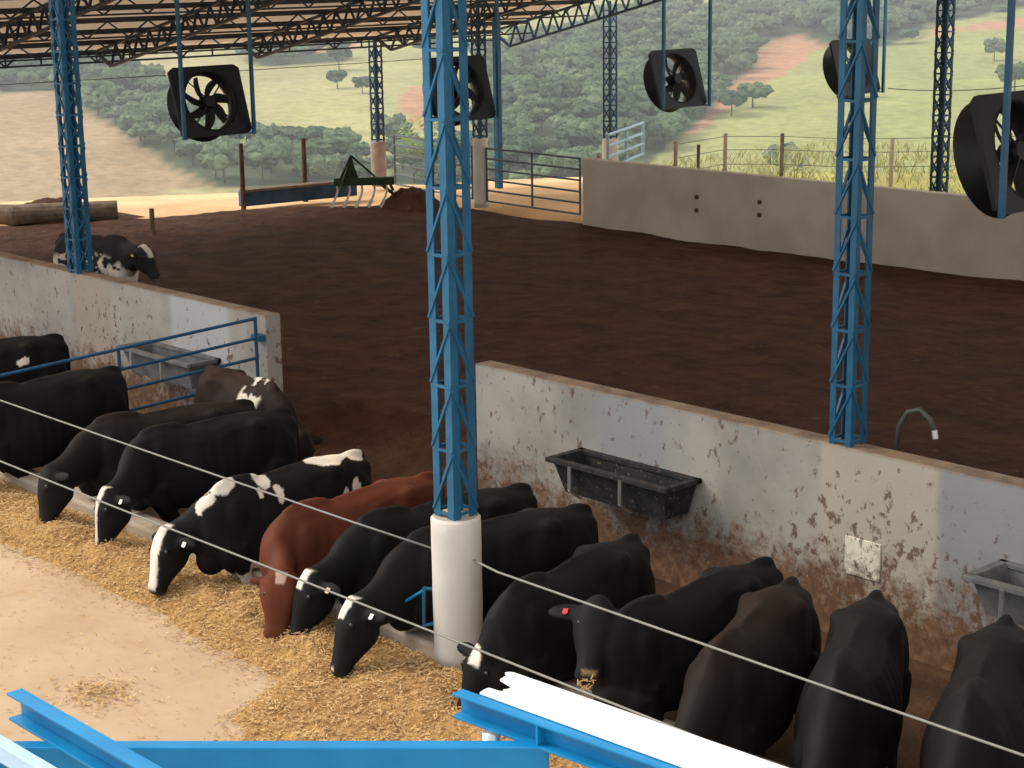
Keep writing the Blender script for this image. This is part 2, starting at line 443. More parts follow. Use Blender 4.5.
# trees of the far woods
def leaf_mat(name, a, b):
    return mat_noise(name, [(.35, a), (.65, b)], 1.3, 6, .95, spec=.08)
LEAF = [leaf_mat('olive_leaves', (.07, .115, .06, 1), (.14, .20, .10, 1)), leaf_mat('grey_green_leaves', (.085, .13, .075, 1), (.165, .22, .12, 1)),
        leaf_mat('dark_leaves', (.045, .08, .048, 1), (.095, .14, .075, 1))]
BARK = mat_plain('bark', (.12, .09, .065, 1), .95)
def crown_mesh(seed, lump=30):
    r_ = random.Random(seed); b = MB()
    for k in range(lump):
        t = r_.uniform(0, 6.28); q = r_.uniform(0, 1) ** .5 * .75; h = r_.uniform(-.25, .45)
        rr = r_.uniform(.18, .36)
        b.ell((q * math.cos(t), q * math.sin(t), h * (1.1 - q * .5)), (rr, rr, rr * r_.uniform(.7, 1)), None, 9, 6)
    me = b.mesh('crown', None)
    co = np.empty(len(me.vertices) * 3); me.vertices.foreach_get('co', co); co = co.reshape(-1, 3)
    g = np.random.default_rng(seed)
    co += g.normal(0, .045, co.shape)
    me.vertices.foreach_set('co', co.ravel()); me.update()
    return me
CROWNS = []
for s_ in range(6):
    me = crown_mesh(100 + s_)
    me.materials.append(LEAF[s_ % 3]); CROWNS.append(me)
tb = MB(); tb.tube([(0, 0, -.6), (.02, .02, .4), (0, 0, 1.2)], [.09, .07, .04], 6)
TRUNK = tb.mesh('trunk', BARK)
cand = []
g = np.random.default_rng(3)
N = 15000
Dc = np.sqrt(g.uniform(80 ** 2, 900 ** 2, N)); Ac = az0 + g.uniform(R(-18.5), R(18.5), N)
Zc = terrain_z(Dc, Ac); Pc = np.stack([Dc * np.cos(Ac), Dc * np.sin(Ac), Zc], 1); Qc = project(Pc)
mk = np.zeros(N, bool)
for pz in FOREST: mk |= in_poly(Qc + np.stack([5 * fbm(Pc[:, 0], Pc[:, 1], 60, 3, .03), 4 * fbm(Pc[:, 0], Pc[:, 1], 70, 3, .03)], 1), pz)
scat = (~mk) & (g.uniform(0, 1, N) < .006) & (Qc[:, 0] > 240) & (Dc > 300)
mk |= scat
# hidden behind the yard's edge?
vis = (Qc[:, 1] < 200) & (Qc[:, 1] > -25) & (Qc[:, 0] > -15) & (Qc[:, 0] < 1039)
idx = np.where(mk & vis & (Dc > 250))[0]
cell = {}; keep = []
for i in idx:
    x, y = Pc[i, 0], Pc[i, 1]; c = (int(x // 5.2), int(y // 5.2)); ok = True
    for dx in (-1, 0, 1):
        for dy in (-1, 0, 1):
            for (qx, qy) in cell.get((c[0] + dx, c[1] + dy), ()):
                if (qx - x) ** 2 + (qy - y) ** 2 < 5.0 ** 2: ok = False
    if ok: cell.setdefault(c, []).append((x, y)); keep.append(i)
keep.sort(key=lambda i: Dc[i])
print('trees', len(keep))
stuffV = []; stuffF = []; nv0 = 0
def tree(name, p, R_, H_, k, rz, label, group):
    t = empty(name, p, rz, label, 'tree', group)
    c = bpy.data.objects.new('crown', CROWNS[k]); COL.objects.link(c); c.parent = t
    c.location = (0, 0, H_ * .62); c.scale = (R_, R_, H_ * .55)
    u = bpy.data.objects.new('trunk', TRUNK); COL.objects.link(u); u.parent = t; u.scale = (R_ * .7, R_ * .7, H_ * .5)
    return t
rest = []
for n_, i in enumerate(keep):
    R_ = g.uniform(2.8, 4.6); H_ = R_ * g.uniform(1.3, 1.9); k = int(g.integers(0, 6)); rz = g.uniform(0, 6.28)
    if n_ < 290:
        if scat[i]: lab, grp = 'lone green tree standing apart on the open pasture beyond the barn', 'lone trees on the pastures'
        elif Qc[i, 0] < 390: lab, grp = 'green tree in the wooded strip running down the left pasture', 'trees of the left wooded strip'
        else: lab, grp = 'green tree in the dense woods on the hillside beyond the rear wall', 'trees of the hillside woods'
        tree('tree', Pc[i], R_, H_, k, rz, lab, grp)
    else: rest.append((Pc[i], R_, H_, k, rz))
if rest:
    VV = {0: [], 1: [], 2: []}; FF = {0: [], 1: [], 2: []}; cnt = {0: 0, 1: 0, 2: 0}
    cc = []
    for me in CROWNS:
        co = np.empty(len(me.vertices) * 3); me.vertices.foreach_get('co', co); fi = np.empty(len(me.polygons) * 4, int); me.polygons.foreach_get('vertices', fi)
        cc.append((co.reshape(-1, 3), fi.reshape(-1, 4)))
    Vs = []; Fs = []; Ms = []; n0 = 0
    for (p, R_, H_, k, rz) in rest:
        co, fi = cc[k]
        c, s_ = math.cos(rz), math.sin(rz)
        q = co * np.array([R_, R_, H_ * .55]); q = np.stack([q[:, 0] * c - q[:, 1] * s_, q[:, 0] * s_ + q[:, 1] * c, q[:, 2] + H_ * .62], 1) + p
        Vs.append(q); Fs.append(fi + n0); n0 += len(q); Ms.append(np.full(len(fi), k % 3))
    o = big_mesh('woodland', np.concatenate(Vs), np.concatenate(Fs), None)
    for l in LEAF: o.data.materials.append(l)
    mi = np.concatenate(Ms)
    if len(mi) == len(o.data.polygons): o.data.polygons.foreach_set('material_index', mi.astype(np.int32))
    tag(o, 'far upper part of the dense woods covering the hillside', 'woods', kind='stuff')

# thin haze lying over the valley
b = MB(); b.box(-1500, 300, 60, 1500, -90, 160)
hz = MB(); c0 = Vector((_F[0], _F[1], 0)).normalized(); c1 = Vector((-c0.y, c0.x, 0)); P8 = []
for zz in (-120, 140):
    for (dd, ww) in ((75, 60), (1500, 900), (1500, -900), (75, -60)): P8.append(c0 * dd + c1 * ww + Vector((0, 0, zz)))
hz.add(P8, [(0, 1, 2, 3), (7, 6, 5, 4), (0, 4, 5, 1), (1, 5, 6, 2), (2, 6, 7, 3), (3, 7, 4, 0)])
hm = bpy.data.materials.new('valley_haze'); hm.use_nodes = True; hn = hm.node_tree; hn.nodes.clear()
vo = hn.nodes.new('ShaderNodeVolumeScatter'); vo.inputs['Color'].default_value = (.93, .96, 1, 1); vo.inputs['Density'].default_value = HAZE; vo.inputs['Anisotropy'].default_value = .2
mo = hn.nodes.new('ShaderNodeOutputMaterial'); hn.links.new(vo.outputs[0], mo.inputs['Volume'])
tag(hz.build('valley_haze', hm), 'thin pale haze lying over the far valley and hillside', 'haze', kind='stuff')

# young light green tree behind the end gate
yb = empty('young_tree', (-38.3, 32.3, -.1), 0, 'loose pale green young tree behind the gate at the barn end', 'tree'); yb.scale = (1.2, 1.2, .62)
b = MB(); b.tube([(0, 0, -.2), (.05, 0, .8), (0, .1, 1.7)], [.05, .04, .02], 6); b.build('trunk', BARK, yb)
b = MB(); r_ = random.Random(5)
for k in range(420):
    t = r_.uniform(0, 6.28); q = r_.uniform(0, 1) ** .5 * .85; h = r_.uniform(.35, 2.1); q *= 1 - abs(h - 1.1) * .5
    c = Vector((q * math.cos(t), q * math.sin(t), h)); d = Vector((r_.uniform(-1, 1), r_.uniform(-1, 1), r_.uniform(-.6, .3))).normalized()
    e = d.cross(Vector((0, 0, 1))).normalized() * .035
    b.add([c - e * .2, c + d * .1 - e, c + d * .24, c + d * .1 + e], [(0, 1, 2, 3)])
b.build('foliage', leaf_mat('pale_leaves', (.20, .26, .09, 1), (.33, .38, .15, 1)), yb)

# ------------------------------------------------------------------ lattice posts
def lattice_post(name, x, y, z0, z1, side, leg, pitch, mat, label, group=None, double=False, rz=0):
    t = empty(name, (x, y, z0), rz, label, 'post', group)
    h = z1 - z0; s = side / 2
    for i, j in ((-1, -1), (1, -1), (1, 1), (-1, 1)):
        b = MB()
        # angle iron: two flat flanges
        b.box(min(i * s, i * (s - leg)), max(i * s, i * (s - leg)), min(j * s, j * (s - .012)), max(j * s, j * (s - .012)), 0, h)
        b.box(min(i * s, i * (s - .012)), max(i * s, i * (s - .012)), min(j * (s - .012), j * (s - leg)), max(j * (s - .012), j * (s - leg)), 0, h)
        b.build('leg', mat, t)
    n = int(h / pitch)
    for k, (a, c) in enumerate((((-s, -s), (s, -s)), ((s, -s), (s, s)), ((s, s), (-s, s)), ((-s, s), (-s, -s)))):
        b = MB()
        for i in range(n + 1):
            z = .04 + i * pitch
            if z < h: b.bar((a[0] * .97, a[1] * .97, z), (c[0] * .97, c[1] * .97, z), .016, .022)
            if z + pitch < h:
                flip = k % 2 if not double else 0
                p, q = (a, c) if not flip else (c, a)
                b.bar((p[0], p[1], z + .02), (q[0], q[1], z + pitch - .02), .022, .018)
                if double: b.bar((q[0], q[1], z + .02), (p[0], p[1], z + pitch - .02), .022, .018)
        b.build('lacing', mat, t)
    return t
ROOF_Z0 = 3.78; SL = .225; RIDGE_X = -14.0
def roof_z(x): return ROOF_Z0 + SL * (min(x, RIDGE_X) + 34) - SL * max(x - RIDGE_X, 0)
lattice_post('lattice_post', -10.09, 8.69, 1.22, roof_z(-9.8) - .35, .235, .075, .5, M['blue'], 'nearest blue lattice steel post, standing on the white round column')
lattice_post('lattice_post', -9.03, WALL_Y + .12, 1.3, roof_z(-8.9) - .35, .225, .06, .48, M['blue'], 'blue lattice steel post on the low wall at the right, beside the bent hose', double=False)
lattice_post('lattice_post', -21.95, WALL_Y + .1, 1.3, roof_z(-21.7) - .35, .25, .07, .42, M['blue'], 'blue lattice steel post on the low wall at the far left', double=True)
lattice_post('lattice_post', -35.0, 27.9, 1.05, roof_z(-35) + .0, .24, .05, .38, M['bluedark'], 'dark lattice post on a pinkish footing beside the green ripper', double=True)
lattice_post('lattice_post', -30.15, 26.95, 1.5, roof_z(-30) - .1, .24, .05, .38, M['bluedark'], 'lattice post on the tall pale footing between the two end gates', double=True)
lattice_post('lattice_post', -31.0, 32.0, 1.05, roof_z(-31) - .1, .25, .05, .38, M['bluedark'], 'lattice post on the white footing beside the pale blue railing', double=True)
lattice_post('lattice_post', -21.2, 31.6, 0, roof_z(-21) - .1, .27, .055, .42, M['bluedark'], 'dark lattice post behind the rear wall at the right', double=True)
def footing(name, x, y, z0, z1, r, mat, label, n=40):
    b = MB(); prof = [(r, z0 - z0), (r, z1 - z0 - .02), (r - .02, z1 - z0)]
    b.lathe([(r, 0)] + [(r * (1 + .004 * math.sin(i * 1.7)), (z1 - z0) * i / 10) for i in range(1, 10)] + [(r, z1 - z0 - .02), (r - .02, z1 - z0)], None, n)
    o = b.build(name, mat, smooth=False)
    for p in o.data.polygons: p.use_smooth = abs(p.normal.z) < .5
    o.data.materials.append(M['curb'])
    for p in o.data.polygons: p.material_index = 1 if p.normal.z > .9 else 0
    o.location = (x, y, z0); tag(o, label, 'column'); return o
footing('concrete_column', -10.09, 8.69, -.02, 1.22, .195, M['column'], 'thick round white concrete column at the feed curb')
M['pinkconc'] = mat_noise('pinkish_concrete', [(.3, (.27, .20, .18, 1)), (.7, (.38, .31, .28, 1))], 4, 4, .9)
footing('concrete_footing', -35.0, 27.9, -.05, 1.05, .19, M['pinkconc'], 'pinkish round concrete footing behind the green ripper')
footing('concrete_footing', -30.15, 26.95, -.05, 1.5, .17, M['column'], 'tall pale concrete footing between the two end gates')
footing('concrete_footing', -31.0, 32.0, -.05, 1.05, .2, M['column'], 'white concrete footing behind the left end of the rear wall')
b = MB(); b.bar((-32.35, 29.5, -.05), (-32.35, 29.5, roof_z(-32.35) - .1), .15, .15, (1, 0, 0))
tag(b.build('steel_post', M['blue'], bevel=.01), 'slender plain blue steel post behind the end gate', 'post')

# ------------------------------------------------------------------ roof
b = MB()
xs = [-34.6, RIDGE_X, 6.0]
def sheet(x0, x1, y0, y1):
    n = int((y1 - y0) / .12); vs_ = []; fs = []
    for i in range(n + 1):
        y = y0 + (y1 - y0) * i / n; dz = .02 * (1 if i % 2 else -1)
        vs_ += [(x0, y, roof_z(x0) + dz), (x1, y, roof_z(x1) + dz)]
    for i in range(n): fs.append((2 * i, 2 * i + 1, 2 * i + 3, 2 * i + 2))
    return vs_, fs
Y0R, Y1R = 8.0, 31.3
for x0, x1 in ((xs[0], xs[1]), (xs[1], xs[2])):
    v_, f_ = sheet(x0, x1, Y0R, Y1R); b.add(v_, f_)
o = b.build('ceiling', M['roof']); tag(o, 'corrugated steel roof of the barn', kind='structure')
k = 0
x = -34.4
while x < 5:
    b = MB()
    zz = roof_z(x) - .10
    b.box(x - .03, x + .03, Y0R, Y1R, zz - .05, zz + .05)
    tag(b.build('purlin', M['darksteel']), 'dark steel purlin under the roof sheets', 'purlin', 'roof purlins')
    x += 1.15
def truss(y, x0, x1, mat, label, group=None, dep=.5):
    t = empty('roof_truss', (x0, y, roof_z(x0)), 0, label, 'truss', group)
    def L(x, z): return (x - x0, 0, z - roof_z(x0))
    top = MB(); top.bar(L(x0, roof_z(x0) - .14), L(x1, roof_z(x1) - .14), .09, .05)
    top.build('top_chord', mat, t)
    bot = MB(); bot.bar(L(x0 + .6, roof_z(x0) - dep + .02), L(x1, roof_z(x1) - dep - .05), .09, .05)
    bot.bar(L(x0, roof_z(x0) - .14), L(x0 + .6, roof_z(x0) - dep + .02), .07, .05)
    bot.build('bottom_chord', mat, t)
    web = MB(); n = int((x1 - x0) / .45); 
    for i in range(n):
        xa = x0 + .6 + (x1 - x0 - .6) * i / n; xb = x0 + .6 + (x1 - x0 - .6) * (i + 1) / n; xm = (xa + xb) / 2
        zb = lambda q: roof_z(x0) - dep + .02 + (roof_z(x1) - .07 - roof_z(x0)) * (q - x0 - .6) / (x1 - x0 - .6)
        for oy in (0,):
            p = L(xa, zb(xa)); q = L(xm, roof_z(xm) - .14); r2 = L(xb, zb(xb))
            web.bar((p[0], oy, p[2]), (q[0], oy, q[2]), .05, .025); web.bar((q[0], oy, q[2]), (r2[0], oy, r2[2]), .05, .025)
    web.build('webbing', mat, t)
for i, y in enumerate((12.2, 15.95, 19.7, 23.4, 27.2)):
    truss(y, -34.1, RIDGE_X, M['darksteel'], 'dark lattice roof truss rising from the far eave', 'roof trusses under the sheets', .44)
truss(31.0, -34.1, RIDGE_X, M['bluedark'], 'blue-tinged end roof truss at the right edge of the roof', None, .52)
# eave lattice girder along the far edge
t = empty('eave_girder', (-34.25, Y0R, roof_z(-34.25)), 0, 'long flat lattice girder along the far eave of the barn', 'girder')
b = MB(); b.bar((0, 0, -.10), (0, Y1R - Y0R, -.10), .05, .05); b.build('top_chord', M['darksteel'], t)
b = MB(); b.bar((0, 0, -.33), (0, Y1R - Y0R, -.33), .05, .04); b.build('bottom_chord', M['darksteel'], t)
y = 0
while y < Y1R - Y0R - 1.9:
    b = MB()
    b.bar((0, y, -.10), (0, y, -.33), .03, .03); b.build('web_post', M['darksteel'], t); b = MB()
    b.bar((0, y + 1.0, -.10), (0, y + 1.3, -.33), .03, .03); b.bar((0, y + 1.3, -.33), (0, y + 1.6, -.10), .03, .03)
    b.bar((0, y + 1.3, -.09), (0, y + 1.3, -.33), .03, .03)
    b.build('web_panel', M['darksteel'], t)
    y += 2.1
# inner stringers crossing the trusses
for x_ in (-33.0, -31.0, -28.8):
    t = empty('tie_girder', (x_, Y0R, roof_z(x_)), 0, 'dark lattice tie girder between the roof trusses', 'girder', 'tie girders between trusses')
    b = MB(); b.bar((0, 0, -.42), (0, Y1R - Y0R, -.42), .035, .035); b.build('bottom_chord', M['darksteel'], t)
    b = MB(); y = .3
    while y < Y1R - Y0R - 1:
        b.bar((0, y, -.12), (0, y + .45, -.42), .028, .028); b.bar((0, y + .45, -.42), (0, y + .9, -.12), .028, .028); y += .9
    b.build('webbing', M['darksteel'], t)
# the two electric lines across the far end
for (p, q, sag, lab) in (((-34.5, 8, 3.13), (-34.5, 30.6, 3.02), .05, 'thin electric line below the far eave'), ((-23.6, 33.1, 2.50), (-19.3, 31.9, 2.82), .08, 'thin sagging cable linking the fans at the right')):
    b = MB(); p = Vector(p); q = Vector(q)
    b.tube([p.lerp(q, i / 16) - Vector((0, 0, sag * 4 * (i / 16) * (1 - i / 16))) for i in range(17)], .009, 5)
    tag(b.build('electric_cable', M['greysteel']), lab, 'cable')

# ------------------------------------------------------------------ fans
def fan(x, y, z, label, size=1.22, wide=1.42, tau=17, spin=0, roll=0):
    t = empty('barn_fan', (x, y, z), 0, label, 'fan', 'hanging barn fans')
    A = Matrix.Rotation(R(-tau), 4, 'Y')                    # lower edge swung towards +x
    B = A @ Matrix.Rotation(R(-90), 4, 'Y')                 # local z -> away (-x), disc axis
    hw, hh = wide / 2, size / 2; rin = .50 * size / 1.22; rout = .60 * size / 1.22
    # square housing panel with a round hole
    b = MB(); n = 48; vs_ = []
    for zf in (0, .05):
        for k_ in range(n):
            a = 2 * math.pi * k_ / n; c, s_ = math.cos(a), math.sin(a)
            vs_.append((rin * c, rin * s_, zf))
        for k_ in range(n):
            a = 2 * math.pi * k_ / n; c, s_ = math.cos(a), math.sin(a)
            m_ = min(hh / max(abs(c), 1e-6), hw / max(abs(s_), 1e-6))
            vs_.append((c * m_, s_ * m_, zf))
    fs = []
    for k_ in range(n):
        j = (k_ + 1) % n
        fs += [(k_, j, n + j, n + k_), (2 * n + k_, 3 * n + k_, 3 * n + j, 2 * n + j), (k_, 2 * n + k_, 2 * n + j, j), (n + k_, n + j, 3 * n + j, 3 * n + k_)]
    b.add([B @ Vector(p) for p in vs_], fs); b.build('housing_panel', M['black_plastic'], t)
    b = MB(); b.lathe([(rin, 0), (rin - .01, .22), (rout, .42), (rout + .02, .42), (rout + .02, .40), (rout, .36), (rin + .035, .05), (rin + .03, 0)], B, 48, close=True)
    b.build('duct_ring', M['black_plastic'], t, smooth=True)
    # guard spokes on the open side and the motor hub
    b = MB(); b.lathe([(.0, .02), (.10, .02), (.12, .06), (.12, .24), (.08, .28), (0, .28)], B, 20); b.build('motor_hub', M['black_plastic'], t, smooth=False)
    for k_ in range(7):
        a0 = 2 * math.pi * k_ / 7 + spin; b = MB(); rings = []
        for i in range(7):
            r2 = .09 + (rin - .13) * i / 6; wd = .05 + .03 * math.sin(math.pi * i / 6); sw = a0 + .45 * (i / 6)
            c, s_ = math.cos(sw), math.sin(sw); tx, ty = -s_, c
            pt = .6 - .35 * i / 6
            P0 = (r2 * c - tx * wd, r2 * s_ - ty * wd, .14 - wd * pt); P1 = (r2 * c + tx * wd, r2 * s_ + ty * wd, .14 + wd * pt)
            rings.append([B @ Vector((P0[0], P0[1], P0[2])), B @ Vector((P1[0], P1[1], P1[2])), B @ Vector((P1[0], P1[1], P1[2] + .012)), B @ Vector((P0[0], P0[1], P0[2] + .012))])
        b.loft(rings); b.build('blade', M['black_plastic'], t)
    b = MB()
    for k_ in range(4):
        a = math.pi / 4 + k_ * math.pi / 2
        b.bar(B @ Vector((.1 * math.cos(a), .1 * math.sin(a), .03)), B @ Vector((rin * math.cos(a), rin * math.sin(a), .03)), .02, .02)
    b.build('support_strut', M['black_plastic'], t)
    # two blue hanger rods from the lower corners up to the roof
    low = A @ Vector((0, 0, -hh))
    for s_ in (-1, 1):
        b = MB()
        ry = s_ * (hw + .0)
        b.bar((low.x + .04, ry, low.z - .02), (low.x + .04, ry, roof_z(x) - z - .1), .055, .055, (1, 0, 0))
        b.bar((low.x, ry - s_ * .08, low.z), (low.x + .06, ry + .02, low.z), .03, .03)
        b.build('hanger_rod', M['blue'] , t)
    return t
FANS = [(-26.36, 17.39, 3.1, 'leftmost hanging black barn fan, blades facing the left pasture', .2),
        (-25.66, 22.51, 3.04, 'black barn fan seen behind the nearest blue lattice post', .7),
        (-25.3, 28.16, 2.93, 'black barn fan hanging before the dense woods', 1.1),
        (-24.09, 32.57, 2.99, 'black barn fan seen behind the right-hand lattice post', .4),
        (-9.93, 16.29, 3.42, 'large black barn fan cut by the right edge of the picture', .9)]
for (x, y, z, lab, sp_) in FANS: fan(x, y, z, lab, spin=sp_)

# ------------------------------------------------------------------ gates and rails
def gate(name, p, q, z0, zs, r, ups, mat, label, dz=0, cat='gate', post=None):
    P = Vector((p[0], p[1], 0)); Q = Vector((q[0], q[1], 0)); rz = math.atan2(Q.y - P.y, Q.x - P.x); L = (Q - P).length
    t = empty(name, (P.x, P.y, z0), rz, label, cat)
    for i, z in enumerate(zs):
        b = MB(); b.tube([(0, 0, z - z0), (L, 0, z - z0 + dz)], r, 8); b.build('rail', mat, t, smooth=False)
    for u in ups:
        b = MB(); b.tube([(u * L, 0, min(zs) - z0 if post is None else 0), (u * L, 0, max(zs) - z0 + r + dz * u)], r * 1.15, 8); b.build('upright', mat, t)
    return t
gate('cattle_gate', (-17.5, 12.0), (-18.08, 8.3), ALLEY + .05, (1.28, 1.04, .80, .54), .02, (0, .46), M['blue_gate'], 'blue tubular cattle gate crossing the cow alley at the left', dz=-.31, post=1)
b = MB(); b.box(-17.62, -17.44, 12.0, 12.1, 1.0, 1.08); tag(b.build('gate_latch', M['blue'], bevel=.01), 'blue latch bracket at the wall end by the cattle gate', 'latch')
GS = mat_plain('grey_blue_gate', (.09, .115, .14, 1), .5)
gate('field_gate', (-34.0, 27.6), (-30.5, 27.0), 0.0, (1.28, 1.05, .82, .58, .34, .10), .022, (0, .45, 1), GS, 'dark tubular gate left of the tall pale footing at the barn end')
gate('field_gate', (-29.95, 26.95), (-26.85, 26.8), 0.0, (1.28, 1.05, .82, .58, .34, .10), .022, (0, .5, 1), GS, 'dark tubular gate right of the tall pale footing at the barn end')
gate('pen_railing', (-29.81, 30.69), (-31.3, 33.5), -.1, (1.3, 1.04, .78, .52), .035, (.0, .5, 1), mat_plain('pale_blue_paint', (.30, .42, .52, 1), .4), 'pale blue pen railing beside the white footing behind the rear wall', cat='railing')
for (x, y, h, lab) in ((-33.85, 23.05, 1.45, 'dark wooden stake left of the blue-ended beam'), (-34.15, 25.0, 1.4, 'dark wooden stake behind the blue-ended beam'), (-31.8, 19.4, .55, 'short wooden stake in the bedding behind the speckled cow'), (-32.3, 27.75, 1.5, 'dark wooden stake beside the left end gate')):
    b = MB(); b.tube([(0, 0, -.1), (.01, 0, h * .5), (0, .01, h)], [.06, .055, .05], 8); o = b.build('wooden_stake', M['rust'] if h > 1 else M['wood']); o.location = (x, y, 0); tag(o, lab, 'stake')

# ------------------------------------------------------------------ yard things at the far end
b = MB(); r_ = random.Random(2)
b.tube([(-42.0, 14.6, .18), (-38, 16.6, .19), (-35.5, 18.3, .2), (-34.4, 20.15, .2)], [.2, .21, .22, .22], 14)
tag(b.build('fallen_log', M['wood'], smooth=False), 'long grey concrete-like log lying at the far left edge of the bedding', 'log')
X, Y = 60, 26
def heap(name, cx_, cy_, rx, ry, h, mat, label, seed=0, n=60):
    X, Y = np.meshgrid(np.linspace(-1, 1, n), np.linspace(-1, 1, n), indexing='ij'); rr = np.sqrt(X ** 2 + Y ** 2)
    Z = h * np.clip(1 - rr ** 1.6, 0, 1) * (1 + .35 * fbm(X * 3 + 9, Y * 3 + 9, seed, 4, 1.6)) - .03
    V = np.stack([(cx_ + X * rx).ravel(), (cy_ + Y * ry).ravel(), Z.ravel()], 1); i = np.arange(n * n).reshape(n, n)
    F = np.stack([i[:-1, :-1].ravel(), i[1:, :-1].ravel(), i[1:, 1:].ravel(), i[:-1, 1:].ravel()], 1)
    o = big_mesh(name, V, F, mat, True); tag(o, label, 'heap', kind='stuff'); return o
heap('compost_heap', -36.0, 19.6, 1.5, 1.3, .40, M['bedding'], 'low heap of dark compost behind the long log', 4)
heap('compost_heap', -31.15, 25.75, .9, .7, .42, M['bedding'], 'dark compost heap right of the green ripper', 8)
t = empty('steel_beam', (-34.0, 23.15, 0), math.atan2(25.9 - 23.15, -33.6 + 34.0), 'long beam with a blue painted end lying by the wooden stakes', 'beam')
b = MB(); b.box(0, 2.9, -.13, .13, .02, .34); b.build('beam_body', M['bluedark'], t, bevel=.02)
b = MB(); b.box(-.05, .0, -.14, .14, .01, .35); b.build('end_plate', M['blue'], t, bevel=.01)
b = MB(); b.box(.0, 2.9, -.17, .17, .34, .40); b.build('top_board', M['wood'], t, bevel=.01)
# ripper with five shanks
t = empty('ripper_implement', (-31.95, 24.8, 0), R(52), 'green farm ripper implement with five bright curved tines', 'implement'); t.scale = (.66, .66, .80)
b = MB(); b.box(-.75, 1.3, -.1, .12, .62, .84); b.box(-.7, 1.1, .35, .5, .58, .72)
for x_ in (-.6, .2, 1.0): b.bar((x_, 0, .72), (x_, .45, .66), .1, .1)
b.build('frame', M['green_paint'], t, bevel=.015)
b = MB()
b.bar((-.55, 0, .8), (-.15, .1, 1.45), .09, .05); b.bar((.05, .1, .8), (-.15, .1, 1.45), .12, .05); b.bar((-.15, .1, 1.45), (.75, .3, .75), .09, .06); b.bar((-.15, .1, 1.42), (-.55, -.2, .5), .05, .05)
b.add([(-.5, .02, .82), (.1, .02, .82), (-.15, .02, 1.4), (-.5, .07, .82), (.1, .07, .82), (-.15, .07, 1.4)], [(0, 1, 2), (5, 4, 3), (0, 3, 4, 1), (1, 4, 5, 2), (2, 5, 3, 0)])
b.build('hitch_mast', M['green_paint'], t)
for k_ in range(5):
    x_ = -.65 + .42 * k_; b = MB()
    pts = [(x_, 0, .65), (x_ + .02, .03, .48), (x_ - .03, -.02, .33), (x_ - .12, -.14, .18)]
    for i in range(3): b.bar(pts[i], pts[i + 1], .07, .035, (0, 1, 0))
    o = b.build('shank', M['bright_steel'], t)
    b = MB(); b.bar((x_ - .10, -.12, .2), (x_ - .23, -.3, .03), .11, .035, (0, 1, 0)); b.build('tine_point', M['bright_steel'], o)
b = MB(); b.bar((.75, .1, .7), (1.45, .2, .2), .1, .1); b.bar((1.1, 0, .75), (1.25, .1, .45), .1, .06); b.build('side_arm', M['green_paint'], t)

# rough grass and fence posts behind the rear wall
fence = [((-26.5, 26.99), 1.42, 1), ((-28.26, 31.34), 1.25, 1), ((-28.63, 33.54), 1.25, 1), ((-27.55, 34.37), 1.25, 0), ((-26.2, 34.79), 1.2, 2), ((-25.21, 35.56), 1.2, 1), ((-23.34, 37.64), 1.25, 2), ((-27.69, 31.49), 1.2, 2)]
nms = ['slim grey fence post', 'pale weathered fence post', 'thin fence post']
plc = ['at the left end of the rear wall', 'nearest the fan before the woods', 'left of the tall grass', 'standing in the tall grass', 'just left of the right-hand blue lattice post', 'just right of the right-hand blue lattice post', 'behind the large fan at the right edge', 'just right of the post nearest the fan before the woods']
for i, ((x, y), h, k_) in enumerate(fence):
    b = MB(); b.bar((0, 0, -.3), (.02, 0, h), .075 if k_ < 2 else .05, .07, (1, 0, 0)); o = b.build('fence_post', M['wood'] if k_ != 1 else M['pinkconc'], bevel=.01); o.location = (x, y, -.05)
    tag(o, '%s %s' % (nms[k_], plc[i]), 'fence post')
b = MB()
for z in (.45, .8, 1.12): b.tube([(-28.26, 31.34, z), (-28.63, 33.54, z), (-27.55, 34.37, z), (-26.2, 34.79, z), (-25.21, 35.56, z), (-23.34, 37.64, z), (-20, 40.5, z)], .007, 4)
tag(b.build('fence_wire', M['greysteel']), 'thin wires strung on the field fence behind the rear wall', 'fence wire')
N = 16000
gx = g.uniform(-33, -14, N); gy = g.uniform(28.5, 44, N)
dens = .5 + .5 * fbm(gx, gy, 33, 4, .6); kk = (g.uniform(0, 1, N) < dens * 1.1) & (gx + gy * .3 > -22.5) & ~((gx < -26.4) & (gy < 33.5)); gx, gy, dens = gx[kk], gy[kk], dens[kk]
n = len(gx); hgt = (.10 + .22 * dens ** 2) * g.uniform(.5, 1.2, n); hgt = np.where((np.hypot(gx + 27.5, gy - 34.2) < .7), hgt * 2.6, hgt)
ang = g.uniform(0, 6.28, n); lx = g.normal(0, .12, n); ly = g.normal(0, .12, n); wd = .022
P0 = np.stack([gx - wd * np.cos(ang), gy - wd * np.sin(ang), np.full(n, -.08)], 1); P1 = np.stack([gx + wd * np.cos(ang), gy + wd * np.sin(ang), np.full(n, -.08)], 1); P2 = np.stack([gx + lx, gy + ly, hgt], 1)
V = np.stack([P0, P1, P2], 1).reshape(-1, 3); F = np.arange(3 * n).reshape(-1, 3)
o = big_mesh('rough_grass', V, F, mat_noise('dry_grass', [(.3, (.32, .33, .15, 1)), (.7, (.48, .45, .25, 1))], 1.2, 4, .9)); tag(o, 'rough yellow green grass growing behind the rear wall', 'grass', kind='stuff')

